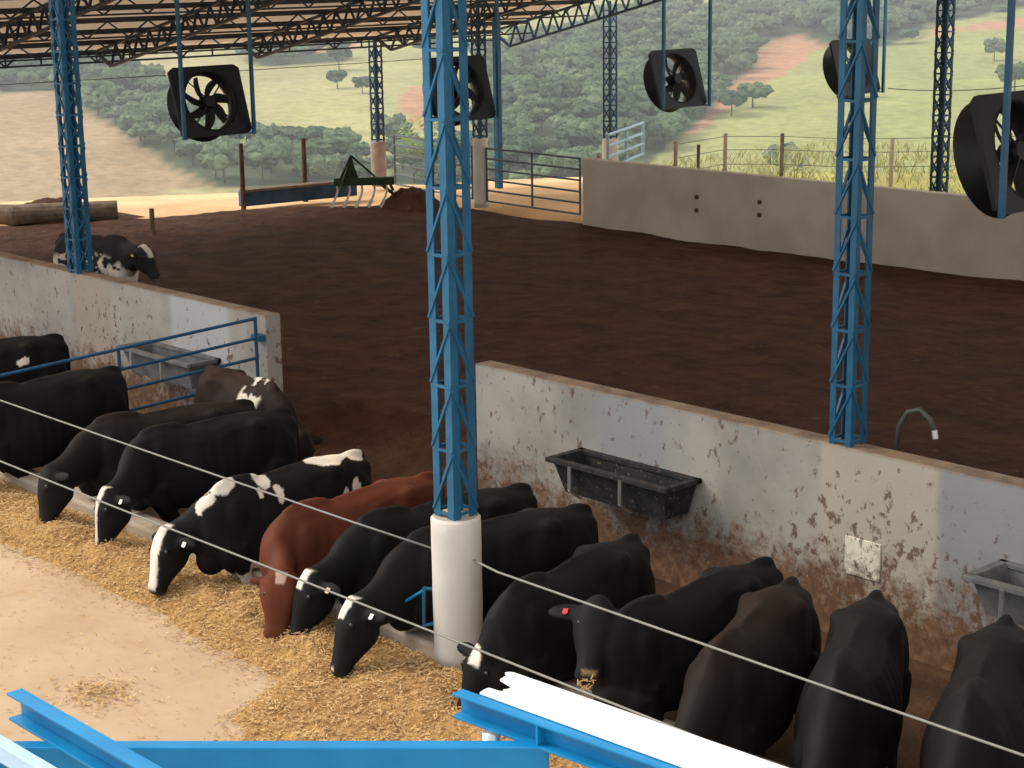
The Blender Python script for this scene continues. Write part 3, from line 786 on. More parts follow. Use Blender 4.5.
# ------------------------------------------------------------------ troughs, plate, hose
M['trough_grey'] = mat_noise('grey_trough', [(.3, (.10, .105, .11, 1)), (.7, (.20, .20, .20, 1))], 6, 4, .7)
M['trough_black'] = mat_noise('black_trough', [(.3, (.018, .020, .024, 1)), (.7, (.045, .046, .05, 1))], 8, 5, .55)
M['speck'] = ground_mat('mud_specked_black', [(.3, (.018, .020, .024, 1)), (.6, (.04, .04, .042, 1))], 8, 20, .3, .01, .6, second=(28, .60, .66, (.22, .16, .11, 1)))
def trough(x0, x1, yw, dep, ztop, hgt, m1, label, braces=2):
    t = empty('wall_trough', (x0, yw, ztop), 0, label, 'trough')
    L = x1 - x0
    def shell(ins, z0, z1, tp, bt):
        return [[(ins + tp, -ins - tp, z1), (L - ins - tp, -ins - tp, z1), (L - ins - tp, -dep + ins + tp, z1), (ins + tp, -dep + ins + tp, z1)],
                [(ins + bt, -ins - bt * .4, z0), (L - ins - bt, -ins - bt * .4, z0), (L - ins - bt, -dep + ins + bt, z0), (ins + bt, -dep + ins + bt, z0)]]
    o1, o0 = shell(0, -hgt, 0, 0, .09); i1, i0 = shell(.035, -hgt + .03, 0, 0, .09)
    b = MB(); b.add(o1 + o0 + i1 + i0, [(0, 4, 5, 1), (1, 5, 6, 2), (2, 6, 7, 3), (3, 7, 4, 0), (4, 7, 6, 5), (8, 9, 13, 12), (9, 10, 14, 13), (10, 11, 15, 14), (11, 8, 12, 15), (12, 13, 14, 15), (0, 1, 9, 8), (1, 2, 10, 9), (2, 3, 11, 10), (3, 0, 8, 11)])
    b.build('basin', m1, t)
    b = MB(); e = .05
    b.box(-e, L + e, -dep - e, -dep + .03, -.035, .012); b.box(-e, L + e, -.06, 0, -.035, .012); b.box(-e, .03, -dep, 0, -.035, .012); b.box(L - .03, L + e, -dep, 0, -.035, .012)
    b.build('rim', m1, t, bevel=.008)
    for k_ in range(braces):
        b = MB(); xx = L * (.2 + .45 * k_); b.box(xx - .02, xx + .02, -dep - .065, -dep - .045, -hgt * .75, -.02);
        b.bar((xx, -dep - .055, -hgt * .75), (xx, -dep + .08, -hgt - .02), .04, .015)
        b.build('support_strap', M['galv'], t)
    return t
trough(-12.1, -10.62, WALL_Y, .45, .68, .34, M['speck'], 'long black water trough fixed to the wall right of the opening')
trough(-20.05, -18.5, WALL_Y, .45, .62, .34, M['trough_grey'], 'grey water trough on the wall behind the blue cattle gate')
trough(-7.36, -5.8, WALL_Y, .5, .66, .32, M['trough_grey'], 'grey water trough on the wall at the right edge of the picture', 1)
b = MB(); b.box(-8.93, -8.56, WALL_Y - .015, WALL_Y + .02, .18, .52)
mp = wall_mat('cream_plate', (.78, .74, .60, 1), (.84, .80, .66, 1), True, 9)
o = b.build('wall_plate', mp, bevel=.006); tag(o, 'small square cream plate set low in the right white wall', 'plate')
b = MB(); z_ = 1.3
b.tube([(-8.62, WALL_Y + .25, 1.3), (-8.60, WALL_Y + .25, 1.5), (-8.52, WALL_Y + .25, 1.64), (-8.40, WALL_Y + .25, 1.68), (-8.30, WALL_Y + .25, 1.62), (-8.25, WALL_Y + .25, 1.52)], .022, 8)
o = b.build('bent_hose', mat_plain('green_grey_hose', (.06, .075, .06, 1), .5), smooth=True); tag(o, 'short bent hose curling from the foot of the right lattice post', 'hose')
b = MB(); b.tube([(-8.25, WALL_Y + .25, 1.53), (-8.235, WALL_Y + .25, 1.46)], .026, 8); p_ = b.build('nozzle', M['galv'], o)

# ------------------------------------------------------------------ cables and bracket at the feed curb
def strung(pts, lab):
    b = MB(); b.tube(pts, .0085, 6); tag(b.build('steel_cable', M['wire'], smooth=True), lab, 'cable')
strung([(-30, 8.40, 1.01), (-20, 8.40, 1.02), (-14, 8.40, 1.015), (-11.0, 8.40, 1.02), (-10.27, 8.66, .895)], 'upper feed line cable left of the white column, above the cows\' necks')
strung([(-9.91, 8.70, .895), (-9.3, 8.40, 1.02), (-8.3, 8.25, 1.095), (-6, 8.22, 1.105), (2, 8.22, 1.11)], 'upper feed line cable right of the white column, above the black cows')
strung([(-30, 7.78, .715), (-20, 7.78, .72), (-14, 7.78, .71), (-9, 7.78, .72), (-5, 7.78, .715), (2, 7.78, .72)], 'lower feed line cable running over the feeding cows\' napes')
t = empty('column_bracket', (-10.2, 8.52, .44), 0, 'small blue bracket rod sticking out of the white column', 'bracket')
b = MB(); b.tube([(-.05, -.02, .18), (-.36, -.22, -.06)], .012, 6); b.build('rod', M['blue_new'], t)
b = MB(); b.tube([(-.06, -.03, .19), (-.06, -.04, -.12)], .014, 6); b.tube([(-.06, -.03, .19), (.0, .05, .17)], .014, 6); b.tube([(-.06, -.04, -.12), (.0, .05, -.1)], .014, 6); b.build('loop', M['blue'], t)

# ------------------------------------------------------------------ feed (chopped straw) on the lane
def feed_edge(x):
    pts = [(-40, 7.3), (-20, 7.45), (-15.4, 7.5), (-13.6, 7.55), (-12.7, 7.52), (-11.8, 7.40), (-11.1, 7.42), (-10.75, 7.32), (-10.5, 6.75), (-10.1, 6.5), (-9.0, 6.5), (-7, 6.6), (10, 6.8)]
    return np.interp(x, [p[0] for p in pts], [p[1] for p in pts])
def feed_z(X, Y):
    d = Y - (feed_edge(X) + .14 * fbm(X, Y, 7, 4, 1.4)); up = np.clip(d / .5, 0, 1)
    back = np.clip((CURB_Y0 - Y + .05) / .25, .35, 1)
    return -.02 + (up ** .8) * (.075 + .07 * np.exp(-((Y - 8.0) / .4) ** 2)) * back * (1 + .55 * fbm(X, Y, 9, 5, 3.0)) + np.where(d > 0, .012 * fbm(X, Y, 13, 3, 18.0), -.01)
o = grid('feed_strip', -34, 6, 6.2, CURB_Y0 + .02, 900, 90, feed_z, M['feed']); tag(o, 'strip of chopped straw feed in front of the cows', 'feed', kind='stuff')
def straws(name, cx_, cy_, zf, n, L0, L1, label, mat, wd=.006, seed=1):
    g2 = np.random.default_rng(seed); ang = g2.uniform(0, 6.28, n); ln = g2.uniform(L0, L1, n); tl = g2.normal(0, .28, n)
    z = zf + .006 + g2.uniform(0, .02, n); d = np.stack([np.cos(ang), np.sin(ang), tl], 1) * ln[:, None] / 2
    s_ = np.stack([-np.sin(ang), np.cos(ang), g2.normal(0, .4, n)], 1) * (wd * g2.uniform(.6, 1.6, n))[:, None]; c = np.stack([cx_, cy_, z], 1)
    c[:, 2] += np.abs(d[:, 2]) * .8
    V = np.stack([c - d - s_, c + d - s_, c + d + s_, c - d + s_, c + np.array([0, 0, .006])], 1).reshape(-1, 3); base = np.arange(n) * 5
    F = np.concatenate([np.stack([base, base + 1, base + 4], 1), np.stack([base + 1, base + 2, base + 4], 1), np.stack([base + 2, base + 3, base + 4], 1), np.stack([base + 3, base, base + 4], 1)])
    o = big_mesh(name, V, F, mat); tag(o, label, 'straw', kind='stuff'); return o
N = 60000
sx = g.uniform(-20, -4, N); sy = g.uniform(6.2, 8.6, N); ok = (sy - feed_edge(sx) > g.normal(0, .10, N)) & (np.hypot(sx + 10.09, sy - 8.69) > .25); sx, sy = sx[ok], sy[ok]
zf = np.maximum(feed_z(sx, sy), 0)
straws('loose_straw', sx, sy, zf, len(sx), .012, .05, 'loose straw pieces lying on the feed strip', M['straw'], .0035)
N = 420
sx = -11.55 + g.normal(0, .17, N); sy = 6.33 + g.normal(0, .13, N)
straws('straw_patch', sx, sy, np.zeros(N), N, .012, .05, 'small straw patch alone on the concrete lane', M['straw'], .004, 4)
N = 1500
sx = g.uniform(-22, -6, N); sy = g.uniform(5.2, 7.5, N)
straws('scattered_straw', sx, sy, np.zeros(N), N, .01, .04, 'sparse straw bits scattered on the concrete lane', M['straw'], .004, 5)

# ------------------------------------------------------------------ foreground steelwork below the camera
def channel(name, a, b_, h, fl, mat, label, side=1, th=.009, lip=0, stiff=None):
    """C profile from a to b: web height h, flanges fl wide on one side"""
    a = Vector(a); b_ = Vector(b_); d = (b_ - a); L = d.length; d.normalize()
    x = d.cross(Vector((0, 0, 1))).normalized() * side; up = x.cross(d).normalized(); up = up if up.z > 0 else -up
    t = empty(name, a, 0, label, 'beam')
    def slab(o0, w0, w1, u0, u1, nm, par):
        b = MB(); P = []
        for q in (0, L):
            for (i, j) in ((w0, u0), (w1, u0), (w1, u1), (w0, u1)): P.append(d * q + x * i + up * j)
        b.add(P, [(0, 1, 2, 3), (7, 6, 5, 4), (0, 4, 5, 1), (1, 5, 6, 2), (2, 6, 7, 3), (3, 7, 4, 0)]); return b.build(nm, mat, par, bevel=.002)
    slab(0, 0, th, -h / 2, h / 2, 'web', t); slab(0, th, fl, h / 2 - th, h / 2, 'top_flange', t); slab(0, th, fl, -h / 2, -h / 2 + th, 'bottom_flange', t)
    if stiff:
        b = MB(); c = d * stiff
        b.bar(c + x * fl * .5 + up * (-h / 2 + th), c + x * fl * .5 + up * (h / 2 - th), fl * .9, .008, d); b.build('stiffener', mat, t)
    return t

channel('channel_beam', (-5.11, 2.525, 3.07), (-2.0, 2.545, 3.07), .095, .055, M['blue_new'], 'blue channel beam at the lower left, open side towards the viewer', 1)
t = channel('channel_beam', (-4.12, 3.56, 3.06), (-2.2, 3.73, 3.06), .085, .05, M['blue_new'], 'blue channel beam at the lower middle carrying the white sheet', 1, stiff=.36)
b = MB(); b.bar((-5.6, 2.29, 3.065), (-3.6, 2.33, 3.065), .045, .06); o = b.build('box_beam', mat_plain('sky_glare_blue', (.42, .62, .80, 1), .35), bevel=.004); tag(o, 'blue steel tube with painted sky glare at the bottom left corner', 'beam')  # pale tone paints the sky glare on a blue tube
b = MB(); pa, pb = Vector((-5.5, 1.80, 2.985)), Vector((-3.74, 3.58, 2.985)); b.bar(pa, pb, .055, .085)
o = b.build('cross_beam', M['blue_new'], bevel=.006); tag(o, 'long blue cross beam running along the bottom edge of the picture', 'beam')
b = MB()
n = 22; vs_ = []; 
for i in range(n + 1):
    f = i / n; yy = .225 * f; zz = .008 * math.sin(f * math.pi * 3) - .02 * f
    x0 = [-.06, -.02, -.05, -.12, -.14][min(4, int(f * 5))] if f < .999 else -.14
    vs_ += [(x0, yy, zz), (2.6, yy + .19, zz), (2.6, yy + .19, zz - .006), (x0, yy, zz - .006)]
b.add(vs_, [q for i in range(n) for q in ((4*i, 4*i+1, 4*i+5, 4*i+4), (4*i+3, 4*i+7, 4*i+6, 4*i+2), (4*i, 4*i+4, 4*i+7, 4*i+3), (4*i+1, 4*i+2, 4*i+6, 4*i+5))] + [(0, 3, 2, 1), (4*n, 4*n+1, 4*n+2, 4*n+3)])
o = b.build('white_sheet', M['white_sheet']); o.location = (-3.98, 3.563, 3.112); tag(o, 'white metal sheet lying on the blue channel beam at the lower middle', 'sheet')
b = MB(); b.tube([(-3.94, 3.52, 0), (-3.94, 3.52, 3.02)], .03, 16); tag(b.build('steel_pipe', M['galv'], smooth=True), 'short visible galvanised pipe under the lower middle channel beam', 'pipe')

# ------------------------------------------------------------------ cows
PROF = [(0, 1.0), (.16, .985), (.38, .93), (.62, .83), (.83, .66), (.96, .47), (1.0, .31), (.93, .17), (.68, .05), (.34, .004)]
PROF = PROF + [(0, 0)] + [(-a, c) for a, c in reversed(PROF[1:])]
PROFR = [(0, 1.0), (.22, .995), (.50, .97), (.76, .925), (.93, .83), (1.0, .64), (.98, .40), (.88, .20), (.62, .06), (.30, .006)]
PROFR = PROFR + [(0, 0)] + [(-a, c) for a, c in reversed(PROFR[1:])]
def hide_mat(name, dark, rust=None):
    m, nt, bs = new_mat(name)
    ca = nt.nodes.new('ShaderNodeVertexColor'); ca.layer_name = 'hide'
    n1 = ramp(nt, noise_tex(nt, 2.6, 4), [(.35, (.75, .75, .75, 1)), (.65, (1.2, 1.12, 1.05, 1))])
    mx = nt.nodes.new('ShaderNodeMix'); mx.data_type = 'RGBA'; mx.blend_type = 'MULTIPLY'; mx.inputs[0].default_value = 1
    nt.links.new(ca.outputs[0], mx.inputs[6]); nt.links.new(n1, mx.inputs[7]); nt.links.new(mx.outputs[2], bs.inputs['Base Color'])
    bs.inputs['Roughness'].default_value = .72; bs.inputs['Specular IOR Level'].default_value = .2
    bs.inputs['Sheen Roughness'].default_value = .5
    bump(nt, bs, noise_tex(nt, 55, 3), .12, .004)
    return m
HIDE = hide_mat('cow_hide', 0)
EYE = mat_plain('eye', (.006, .005, .005, 1), .12)
TAGS = {'white': mat_plain('white_tag', (.75, .74, .70, 1), .5), 'red': mat_plain('red_tag', (.75, .03, .04, 1), .5), 'yellow': mat_plain('yellow_tag', (.72, .55, .28, 1), .5)}
BLACK = (.0050, .0050, .0055); BROWNBLACK = (.0095, .0070, .0062); RED = (.105, .028, .013); WHITE = (.74, .70, .63); PINK = (.42, .30, .25)

def smoothstep(x): x = np.clip(x, 0, 1); return x * x * (3 - 2 * x)
def make_cow(label, tail_at, heading, sx=1.1, poll=None, muzzle=None, base=BLACK, patches=(), spots=(), ground=ALLEY, sz=1.0,
             wide=1.0, tags=(('R', 'white'),), sock=None, udder=True, step=(0, 0), face_up=None, fore=-.17, vox=.019, name='cow', group=None, earw=1.0, headw=1.0, cat='cow', rustback=.5):
    """trunk along +x, head in front. poll/muzzle are world points and are turned into the cow's own frame."""
    c, s_ = math.cos(heading), math.sin(heading)
    ox = tail_at[0] + .93 * sx * c; oy = tail_at[1] + .93 * sx * s_
    root = empty(name, (ox, oy, ground), heading, label, cat, group)
    def loc(p): dx, dy = p[0] - ox, p[1] - oy; return Vector((dx * c + dy * s_, -dx * s_ + dy * c, p[2] - ground))
    b = MB()
    # ---- trunk: (x, half width, top, bottom)
    T = [(-.845, .05, 1.20, 1.02), (-.83, .12, 1.27, .86), (-.76, .175, 1.31, .76), (-.62, .215, 1.345, .68), (-.46, .25, 1.375, .62), (-.32, .27, 1.385, .575),
         (-.16, .285, 1.375, .545), (.05, .325, 1.355, .52), (.25, .335, 1.35, .52), (.42, .30, 1.375, .545), (.56, .25, 1.405, .58), (.70, .215, 1.36, .62), (.80, .18, 1.30, .70), (.88, .13, 1.22, .80)]
    rings = []
    for (x, hw, zt, zb) in T:
        zt *= sz; zb *= sz
        kr = min(1, max(0, (.02 - x) / .35)) * .85
        rings.append([(x * sx, (yf * (1 - kr) + yr * kr) * hw * wide, zb + (zt - zb) * (z1 * (1 - kr) + z2 * kr)) for (yf, z1), (yr, z2) in zip(PROF, PROFR)])
    # ring profile is listed top to bottom: the second number is height fraction
    b.loft(rings)
    e = lambda c_, r_, rot=None: b.ell((c_[0] * sx, c_[1] * wide, c_[2] * sz), r_, rot, 14, 10)
    for s1 in (-1, 1):
        e((-.38, s1 * .165, 1.27), (.12, .085, .08))                       # hooks
        e((-.76, s1 * .09, 1.19), (.09, .06, .09))                          # pins
        e((-.62, s1 * .165, .93), (.20, .095, .33), Matrix.Rotation(R(8), 3, 'Y'))   # thigh
        e((-.38, s1 * .18, .80), (.13, .08, .20), Matrix.Rotation(R(-28), 3, 'Y'))   # stifle
        e((.57, s1 * .135, 1.00), (.17, .10, .27), Matrix.Rotation(R(12), 3, 'Y')) # shoulder
        e((.68, s1 * .155, .80), (.13, .09, .17))
    e((-.70, 0, 1.30), (.17, .055, .075)); e((.50, 0, 1.35), (.26, .06, .07)); e((-.15, 0, 1.345), (.5, .035, .045)); e((.77, 0, .73), (.15, .12, .16))
    # tail
    b.tube([(-.80 * sx, 0, 1.28 * sz), (-.87 * sx, 0, 1.17 * sz), (-.89 * sx, .01, .98 * sz), (-.885 * sx, .02, .75 * sz), (-.88 * sx, .03, .52 * sz), (-.88 * sx, .03, .34 * sz), (-.88 * sx, .03, .24 * sz)], [.045, .035, .027, .025, .03, .045, .02], 8)
    if udder: e((-.40, 0, .56), (.21, .15, .14)); [e((-.40 + i * .09, j * .07, .43), (.022, .022, .05)) for i in (-1, 1) for j in (-1, 1)]
    # legs
    for k_, s1 in enumerate((-1, 1)):
        d = step[0] * s1
        pts = [(-.56, .17, .88), (-.46, .185, .72), (-.60 + d * .6, .17, .56), (-.70 + d, .165, .44), (-.675 + d, .165, .26), (-.655 + d, .165, .11), (-.63 + d, .165, .045)]
        b.tube([(x * sx, s1 * y * wide, z * sz) for x, y, z in pts], [.13, .115, .072, .055, .036, .040, .05], 10)
        x = (-.63 + d) * sx; b.loft([[(x + .07 * cc - .01 + .015, s1 * .165 * wide + .048 * ss, .0) for cc, ss in OCT], [(x + .045 * cc, s1 * .165 * wide + .04 * ss, .075) for cc, ss in OCT]])
        d = step[1] * s1 + fore
        pts = [(.62, .17, .86), (.60, .165, .68), (.60 + d * .5, .155, .53), (.61 + d, .15, .39), (.60 + d, .15, .24), (.60 + d, .15, .11), (.62 + d, .15, .045)]
        b.tube([(x * sx, s1 * y * wide, z * sz) for x, y, z in pts], [.11, .09, .062, .055, .036, .040, .048], 10)
        x = (.62 + d) * sx; b.loft([[(x + .068 * cc + .01, s1 * .15 * wide + .047 * ss, .0) for cc, ss in OCT], [(x + .045 * cc, s1 * .15 * wide + .04 * ss, .075) for cc, ss in OCT]])
    # ---- neck and head
    P = loc(poll) if poll else Vector((1.28 * sx, 0, .98)); Z = loc(muzzle) if muzzle else P + Vector((.22, 0, -.46))
    hd = (Z - P).normalized(); HL = (Z - P).length * 1.02
    N0 = Vector((.58 * sx, 0, 1.02 * sz)); N1 = Vector((.80 * sx, 0, 1.0 * sz))
    back = P - hd * .02
    up_h = face_up if face_up else None
    nd_ = (P - N1).normalized()
    # forehead direction: square to the head axis, on the side away from the throat
    fr = (-nd_ - hd * (-nd_).dot(hd)); fr = -fr
    dors = nd_.cross(Vector((0, 1, 0))).cross(nd_) if False else None
    side = Vector((0, 1, 0)); side = (side - hd * side.dot(hd)).normalized()
    turn = math.atan2((Z - P).y, max((Z - P).x, .05)) if abs((Z - P).y) > .05 else 0
    if face_up: side = Vector((face_up[0] * c + face_up[1] * s_, -face_up[0] * s_ + face_up[1] * c, 0)); side = (side - hd * side.dot(hd)).normalized()
    fwd = side.cross(hd).normalized()                                      # out of the forehead
    if fwd.dot(Vector((1, 0, .6))) < 0: fwd = -fwd
    # neck rings
    q0 = N0; q3 = P + hd * .07 - fwd * .02
    q1 = N0 + Vector((.34, 0, .03)); q2 = q3 + (-hd * .12 - fwd * .30 + (N1 - q3) * .25)
    rings = []
    for i in range(9):
        t_ = i / 8; u_ = 1 - t_
        p = q0 * u_ ** 3 + q1 * 3 * u_ * u_ * t_ + q2 * 3 * u_ * t_ * t_ + q3 * t_ ** 3
        d = ((q1 - q0) * u_ * u_ + (q2 - q1) * 2 * u_ * t_ + (q3 - q2) * t_ * t_).normalized()
        sd = (Vector((0, 1, 0)) * u_ + side * t_); sd = (sd - d * sd.dot(d)).normalized(); nn = d.cross(sd).normalized()
        if nn.z < 0 and t_ < .5: pass
        hw_ = .20 * u_ ** 1.2 + .10 * (1 - u_ ** 1.2); hh = .34 * u_ ** 1.1 + .15 * (1 - u_ ** 1.1)
        rings.append([p + sd * hw_ * wide * math.cos(a) + nn * hh * math.sin(a) for a in [2 * math.pi * k_ / 16 for k_ in range(16)]])
    b.loft(rings)
    H = [(-.05, .05, .05, 0), (.0, .085, .085, -.01), (.07, .108, .115, -.02), (.16, .118, .135, -.035), (.25, .103, .130, -.035), (.36, .076, .100, -.02), (.45, .068, .078, -.005), (.50, .078, .072, 0), (.535, .072, .062, 0), (.56, .04, .035, 0)]
    k_s = HL / .56; rings = []
    for (a_, hw_, hh, off) in H:
        hw_ *= 1.2 * headw; p = P + hd * a_ * k_s + fwd * (off - .22 * hh * min(1, max(0, (.5 - a_) / .2))); hh *= 1.12 + .22 * min(1, max(0, (.5 - a_) / .2))
        rings.append([p + side * hw_ * math.copysign(abs(math.cos(a)) ** .85, math.cos(a)) + fwd * hh * math.copysign(abs(math.sin(a)) ** .85, math.sin(a)) for a in [2 * math.pi * k_ / 16 for k_ in range(16)]])
    b.loft(rings)
    for s1 in (-1, 1):
        b.ell(P + hd * .17 * k_s + side * s1 * .095 + fwd * .045, (.045, .045, .045))
        b.ell(P + hd * .50 * k_s + side * s1 * .04 + fwd * .045, (.03, .03, .03))
    b.ell(P + fwd * .02, (.075, .075, .075))
    ears = {}
    for nm, s1 in (('L', 1), ('R', -1)):
        ed = (side * s1 * .93 - fwd * .18 - hd * .12 + Vector((0, 0, -.15))).normalized(); ew = hd * .8 + fwd * .25; ew = (ew - ed * ew.dot(ed)).normalized(); et = ed.cross(ew).normalized()
        root_ = P + hd * .055 + side * s1 * .09 - fwd * .03
        m3_ = Matrix((ed, ew, et)).transposed()
        b.ell(root_ + ed * .115, (.135 * earw, .062 * earw, .030), m3_, 14, 8)
        ears[nm] = (root_ + ed * .13, ed, ew, et)
    tmp = bpy.data.objects.new('tmp', b.mesh('tmp', None)); COL.objects.link(tmp)
    rm = tmp.modifiers.new('r', 'REMESH'); rm.mode = 'VOXEL'; rm.voxel_size = vox; rm.use_smooth_shade = True
    sm = tmp.modifiers.new('s', 'SMOOTH'); sm.factor = .5; sm.iterations = 9
    dg = bpy.context.evaluated_depsgraph_get(); dg.update()
    me = bpy.data.meshes.new_from_object(tmp.evaluated_get(dg)); bpy.data.objects.remove(tmp)
    n = len(me.vertices); co = np.empty(n * 3, np.float32); me.vertices.foreach_get('co', co); co = co.reshape(-1, 3).astype(float)
    # slight hollows of a dairy cow: flank triangle and between the ribs
    X = co[:, 0] / sx; Yv = co[:, 1] / wide; Zv = co[:, 2] / sz
    fl = np.exp(-((X + .18) / .11) ** 2 - ((Zv - 1.19) / .10) ** 2) * .04
    rib = .004 * np.sin(X * 55) * np.exp(-((X - .12) / .25) ** 2 - ((Zv - .95) / .25) ** 2)
    hol = np.exp(-((X - .40) / .06) ** 2 - ((Zv - 1.12) / .16) ** 2) * .018
    co[:, 1] -= np.sign(Yv) * (fl + hol - rib) * np.clip(np.abs(Yv) / .12, 0, 1)
    co += 0
    me.vertices.foreach_set('co', co.astype(np.float32).ravel())
    # hide colours
    nz = lambda sc_, sd_: fbm(co[:, 0] * 1 + 5 + co[:, 2] * .6, co[:, 1] + co[:, 2] * .8 + 7, sd_, 4, sc_)
    seed = int(abs(tail_at[0]) * 31) % 97
    colr = np.tile(np.array(base), (n, 1))
    rb = np.clip((Zv - 1.15) / .25, 0, 1) * np.clip(.5 + nz(1.6, seed), 0, 1) * rustback
    if base is not RED: colr = colr * (1 + rb[:, None] * np.array([1.1, .55, .35]))
    warp = np.stack([fbm(co[:, 0] * 1 + k2 * 3.3, co[:, 2] + co[:, 1] * 1.0 + 3, seed + k2, 3, 6.0) for k2 in range(3)], 1) * .07
    cw = co + warp
    for (pc, pr, pcol) in patches:
        d = (((cw - np.array([pc[0] * sx, pc[1], pc[2]])) / np.array(pr)) ** 2).sum(1); k2 = smoothstep((1.06 - d) / .12)[:, None]
        colr = colr * (1 - k2) + np.array(pcol) * k2
    for (u0, u1, w0, w1, colw) in [q for q in spots if q[0] != 'speck']:     # blazes and one painted glint on the head: along axis u0..u1, half width w0..w1
        q = co - np.array(P); au = q @ np.array(hd) / k_s; aw = q @ np.array(side); af = q @ np.array(fwd)
        wob = .012 * fbm(au * 9, aw * 9 + 3, 5, 3, 3.0)
        hw_ = w0 + (w1 - w0) * np.clip((au - u0) / (u1 - u0), 0, 1)
        inside = np.minimum.reduce([(au - u0) / .015, (u1 - au) / .015, (hw_ + wob - np.abs(aw)) / .012, (af - .0) / .03]); k2 = smoothstep(inside + .5)[:, None]
        near_head = (np.linalg.norm(q, axis=1) < .7)[:, None]
        k2 = k2 * near_head
        colr = colr * (1 - k2) + np.array(colw) * k2
    for q_ in [q for q in spots if q[0] == 'speck']:
        _, pc, pr, thr, scl = q_
        d = (((co - np.array([pc[0] * sx, pc[1], pc[2]])) / np.array(pr)) ** 2).sum(1)
        k2 = (smoothstep((1.1 - d) / .5) * smoothstep((fbm(co[:, 0] + co[:, 1] * .7 + 4, co[:, 2] + co[:, 1] * .5 + 2, 77, 3, scl) - thr) / .1))[:, None]
        colr = colr * (1 - k2) + np.array(WHITE) * k2
    if sock:
        k2 = smoothstep((sock - co[:, 2] + .05 * nz(5, 3)) / .05)[:, None]; colr = colr * (1 - k2) + np.array(WHITE) * .85 * k2
    if udder:
        d = (((co - np.array([-.40 * sx, 0, .50 * sz])) / np.array([.22, .16, .15])) ** 2).sum(1); k2 = smoothstep((1.1 - d) / .2)[:, None]; colr = colr * (1 - k2) + np.array(PINK) * k2
    q = co - np.array(P); au = q @ np.array(hd) / k_s; k2 = (smoothstep((au - .515) / .02) * (np.linalg.norm(q, axis=1) < .75))[:, None]
    colr = colr * (1 - k2) + (np.array(base) * 1.3 + np.array([.012, .01, .01])) * k2
    hoof = smoothstep((.06 - co[:, 2]) / .015)[:, None]; colr = colr * (1 - hoof) + np.array([.03, .024, .02]) * hoof
    ca = me.color_attributes.new('hide', 'FLOAT_COLOR', 'POINT')
    ca.data.foreach_set('color', np.concatenate([colr, np.ones((n, 1))], 1).astype(np.float32).ravel())
    me.materials.clear(); me.materials.append(HIDE)
    me.polygons.foreach_set('use_smooth', [True] * len(me.polygons)); me.name = 'body'
    body = bpy.data.objects.new('body', me); COL.objects.link(body); body.parent = root
    for s1 in (-1, 1):
        e_ = MB(); e_.ell(P + hd * .165 * k_s + side * s1 * .112 + fwd * .06, (.022, .022, .022)); e_.build('eye', EYE, root, smooth=True)
    for (nm, colk) in tags:
        c0, ed, ew, et = ears[nm]
        out = (fwd - ed * fwd.dot(ed)).normalized()
        tb_ = MB(); cc = c0 + out * .036 + ew * .012
        tb_.loft([[cc + ed * (i * .018) + ew * (j * .022) + out * 0 for i, j in ((-1, -1), (1, -1), (1.1, .8), (.5, 1.2), (-.5, 1.2), (-1.1, .8))], [cc + ed * (i * .018) + ew * (j * .022) + out * .005 for i, j in ((-1, -1), (1, -1), (1.1, .8), (.5, 1.2), (-.5, 1.2), (-1.1, .8))]])
        tb_.tube([c0, c0 + out * .042], .008, 8)
        o_ = tb_.build('ear_tag', TAGS[colk], root); o_['label'] = colk + ' plastic ear tag'
    return root, (P, hd, side, fwd, k_s)
OCT = [(math.cos(2 * math.pi * k_ / 12), math.sin(2 * math.pi * k_ / 12)) for k_ in range(12)]

def head(mx_, my_, du, dv, dz=.50, mz=.08):
    return dict(muzzle=(mx_, my_, mz), poll=(mx_ + du, my_ + dv, mz + dz))
BL = lambda a, c, w0, w1: (a, c, w0, w1, WHITE)
make_cow('black cow beyond the nearest gate, only its back showing at the left edge', (-19.95, 10.9), R(-100), 1.08, tags=(), patches=(((-.30, .25, 1.12), (.06, .10, .05), WHITE),))
make_cow('large black cow at the left edge, its head outside the picture', (-17.28, 10.12), R(-88), 1.12, tags=(), sz=1.11, wide=1.02, fore=-.34)
make_cow('dark brown-black cow with its head down, left of the one with the white blaze', (-15.34, 10.56), R(-103), 1.10, base=BROWNBLACK, **head(-15.42, 8.02, -.12, .15), tags=())
make_cow('black cow with a narrow white blaze on its long face, reaching for the feed', (-14.77, 10.63), R(-97), 1.08, **head(-14.40, 8.04, -.08, .15), spots=(BL(-.06, .10, .05, .05), BL(.10, .56, .03, .022)), tags=(('L', 'white'),))
make_cow('dark brownish cow with a speckled white flank near the wall end', (-17.2, 11.05), R(-4), .95, base=(.016, .0095, .0075), spots=(('speck', (.45, -.1, 1.25), (.22, .4, .32), -.12, 9.0),), poll=(-15.20, 10.95, .46), muzzle=(-15.16, 10.9, -.02), tags=(), rustback=1.0)
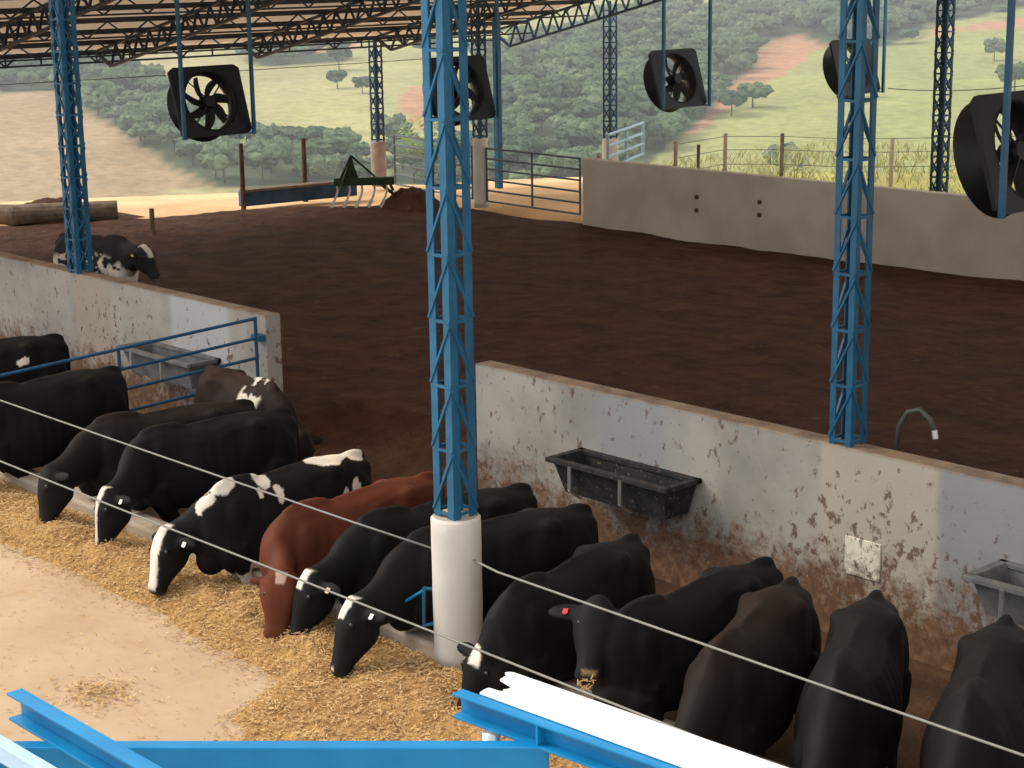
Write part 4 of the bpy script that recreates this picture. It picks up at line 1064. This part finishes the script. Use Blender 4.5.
make_cow('black and white cow with broad white back patches and a white face', (-12.98, 10.15), R(-87), 1.12, **head(-12.99, 7.74, -.05, .18), step=(.03, .07),
    patches=(((.66, .03, 1.37), (.17, .13, .07), WHITE), ((.86, .03, 1.27), (.15, .07, .08), WHITE), ((.28, .10, 1.37), (.09, .17, .10), WHITE), ((.20, .22, 1.26), (.04, .10, .09), WHITE), ((.36, .22, 1.27), (.035, .10, .07), WHITE), ((-.40, .06, 1.40), (.26, .12, .09), WHITE),
             ((-.70, .08, 1.36), (.13, .12, .09), WHITE), ((-.55, .25, 1.02), (.05, .12, .16), WHITE), ((-.46, .27, 1.1), (.03, .1, .05), WHITE), ((.05, 0, .56), (.42, .26, .11), WHITE), ((-.08, .32, .80), (.03, .1, .03), WHITE), ((-.13, .32, .87), (.02, .1, .03), WHITE), ((.50, .10, .45), (.20, .16, .34), WHITE)),
    spots=(BL(-.08, .56, .060, .055),), sock=.50, tags=(('L', 'white'),))
make_cow('reddish brown cow facing the viewer with its muzzle in the feed', (-11.91, 10.15), R(-88), 1.12, base=RED, muzzle=(-11.38, 7.86, .07), poll=(-11.46, 8.0, .56), face_up=(.68, .73, 0), spots=((-.03, .07, .05, .035, (.50, .36, .30)),), tags=(), headw=1.3, earw=.7)  # pale forehead spot is a glint painted into the coat
make_cow('black cow with a white forehead spot, muzzle close beside the red cow', (-11.02, 10.48), R(-97), 1.13, **head(-11.20, 7.93, -.02, .20), spots=(BL(-.05, .12, .055, .04),), tags=(('L', 'yellow'),))
make_cow('black cow with a white forehead spot and dark ear, left of the white column', (-10.20, 10.40), R(-103), 1.10, **head(-10.40, 7.74, -.06, .24), spots=(BL(-.05, .13, .065, .045), BL(.5, .54, .012, .012)), tags=(('L', 'white'),), earw=1.15)
make_cow('black cow with a white forehead just right of the white column, mostly seen from above', (-9.42, 10.12), R(-80), 1.12, **head(-9.22, 8.00, .02, .18, .44, .06), spots=(BL(-.04, .14, .055, .05),), tags=())
root_, (P_, hd_, sd_, fw_, ks_) = make_cow('black cow lifting its head, feed on its muzzle and a red ear tag', (-8.28, 10.42), R(-88), 1.14, poll=(-8.38, 8.52, .97), muzzle=(-8.17, 8.20, .55), face_up=(.68, .73, 0), spots=((.49, .60, .055, .045, (.20, .145, .08)),), tags=(('L', 'white'), ('R', 'red')), earw=1.3, headw=1.15)
make_cow('dark brown-black cow with its head down, right of the cow with the red ear tag', (-7.80, 10.04), R(-70), 1.10, base=BROWNBLACK, tags=(), sz=1.05, wide=1.03, rustback=.9)
make_cow('broad black cow in front of the cream plate, seen from above', (-7.20, 10.20), R(-63), 1.12, tags=(), sz=1.06, wide=1.03)
make_cow('black cow at the right edge below the grey trough', (-6.28, 10.42), R(-66), 1.14, tags=(), sz=1.06, wide=1.03)
make_cow('speckled black and white cow behind the low wall at the left', (-25.75, 13.95), R(14), .92, ground=.02, sz=.92, base=(.02, .021, .024), spots=(('speck', (.0, -.2, .72), (.95, .35, .36), -.12, 11.0), ('speck', (.9, -.1, .70), (.35, .3, .3), -.2, 9.0), BL(-.06, .22, .07, .05)),
    poll=(-23.35, 14.05, 1.25), muzzle=(-23.1, 14.1, .83), tags=(('R', 'yellow'),), udder=False, fore=0)

b = MB(); r_ = random.Random(9); mz = Vector((-8.165, 8.16, .585))
for i in range(16):
    a = Vector((r_.uniform(-1, 1) * .62 , r_.uniform(-1, 1) * .62, r_.uniform(-.6, .3))); 
    p0 = mz + Vector((.68, .73, 0)) * r_.uniform(-.06, .06) + Vector((.03, -.03, r_.uniform(-.03, .05)))
    b.bar(p0, p0 + a.normalized() * r_.uniform(.03, .09), .008, .005)
tag(b.build('straw_wisp', M['straw']), 'wisp of straw stuck to the muzzle of the cow lifting its head', 'straw')
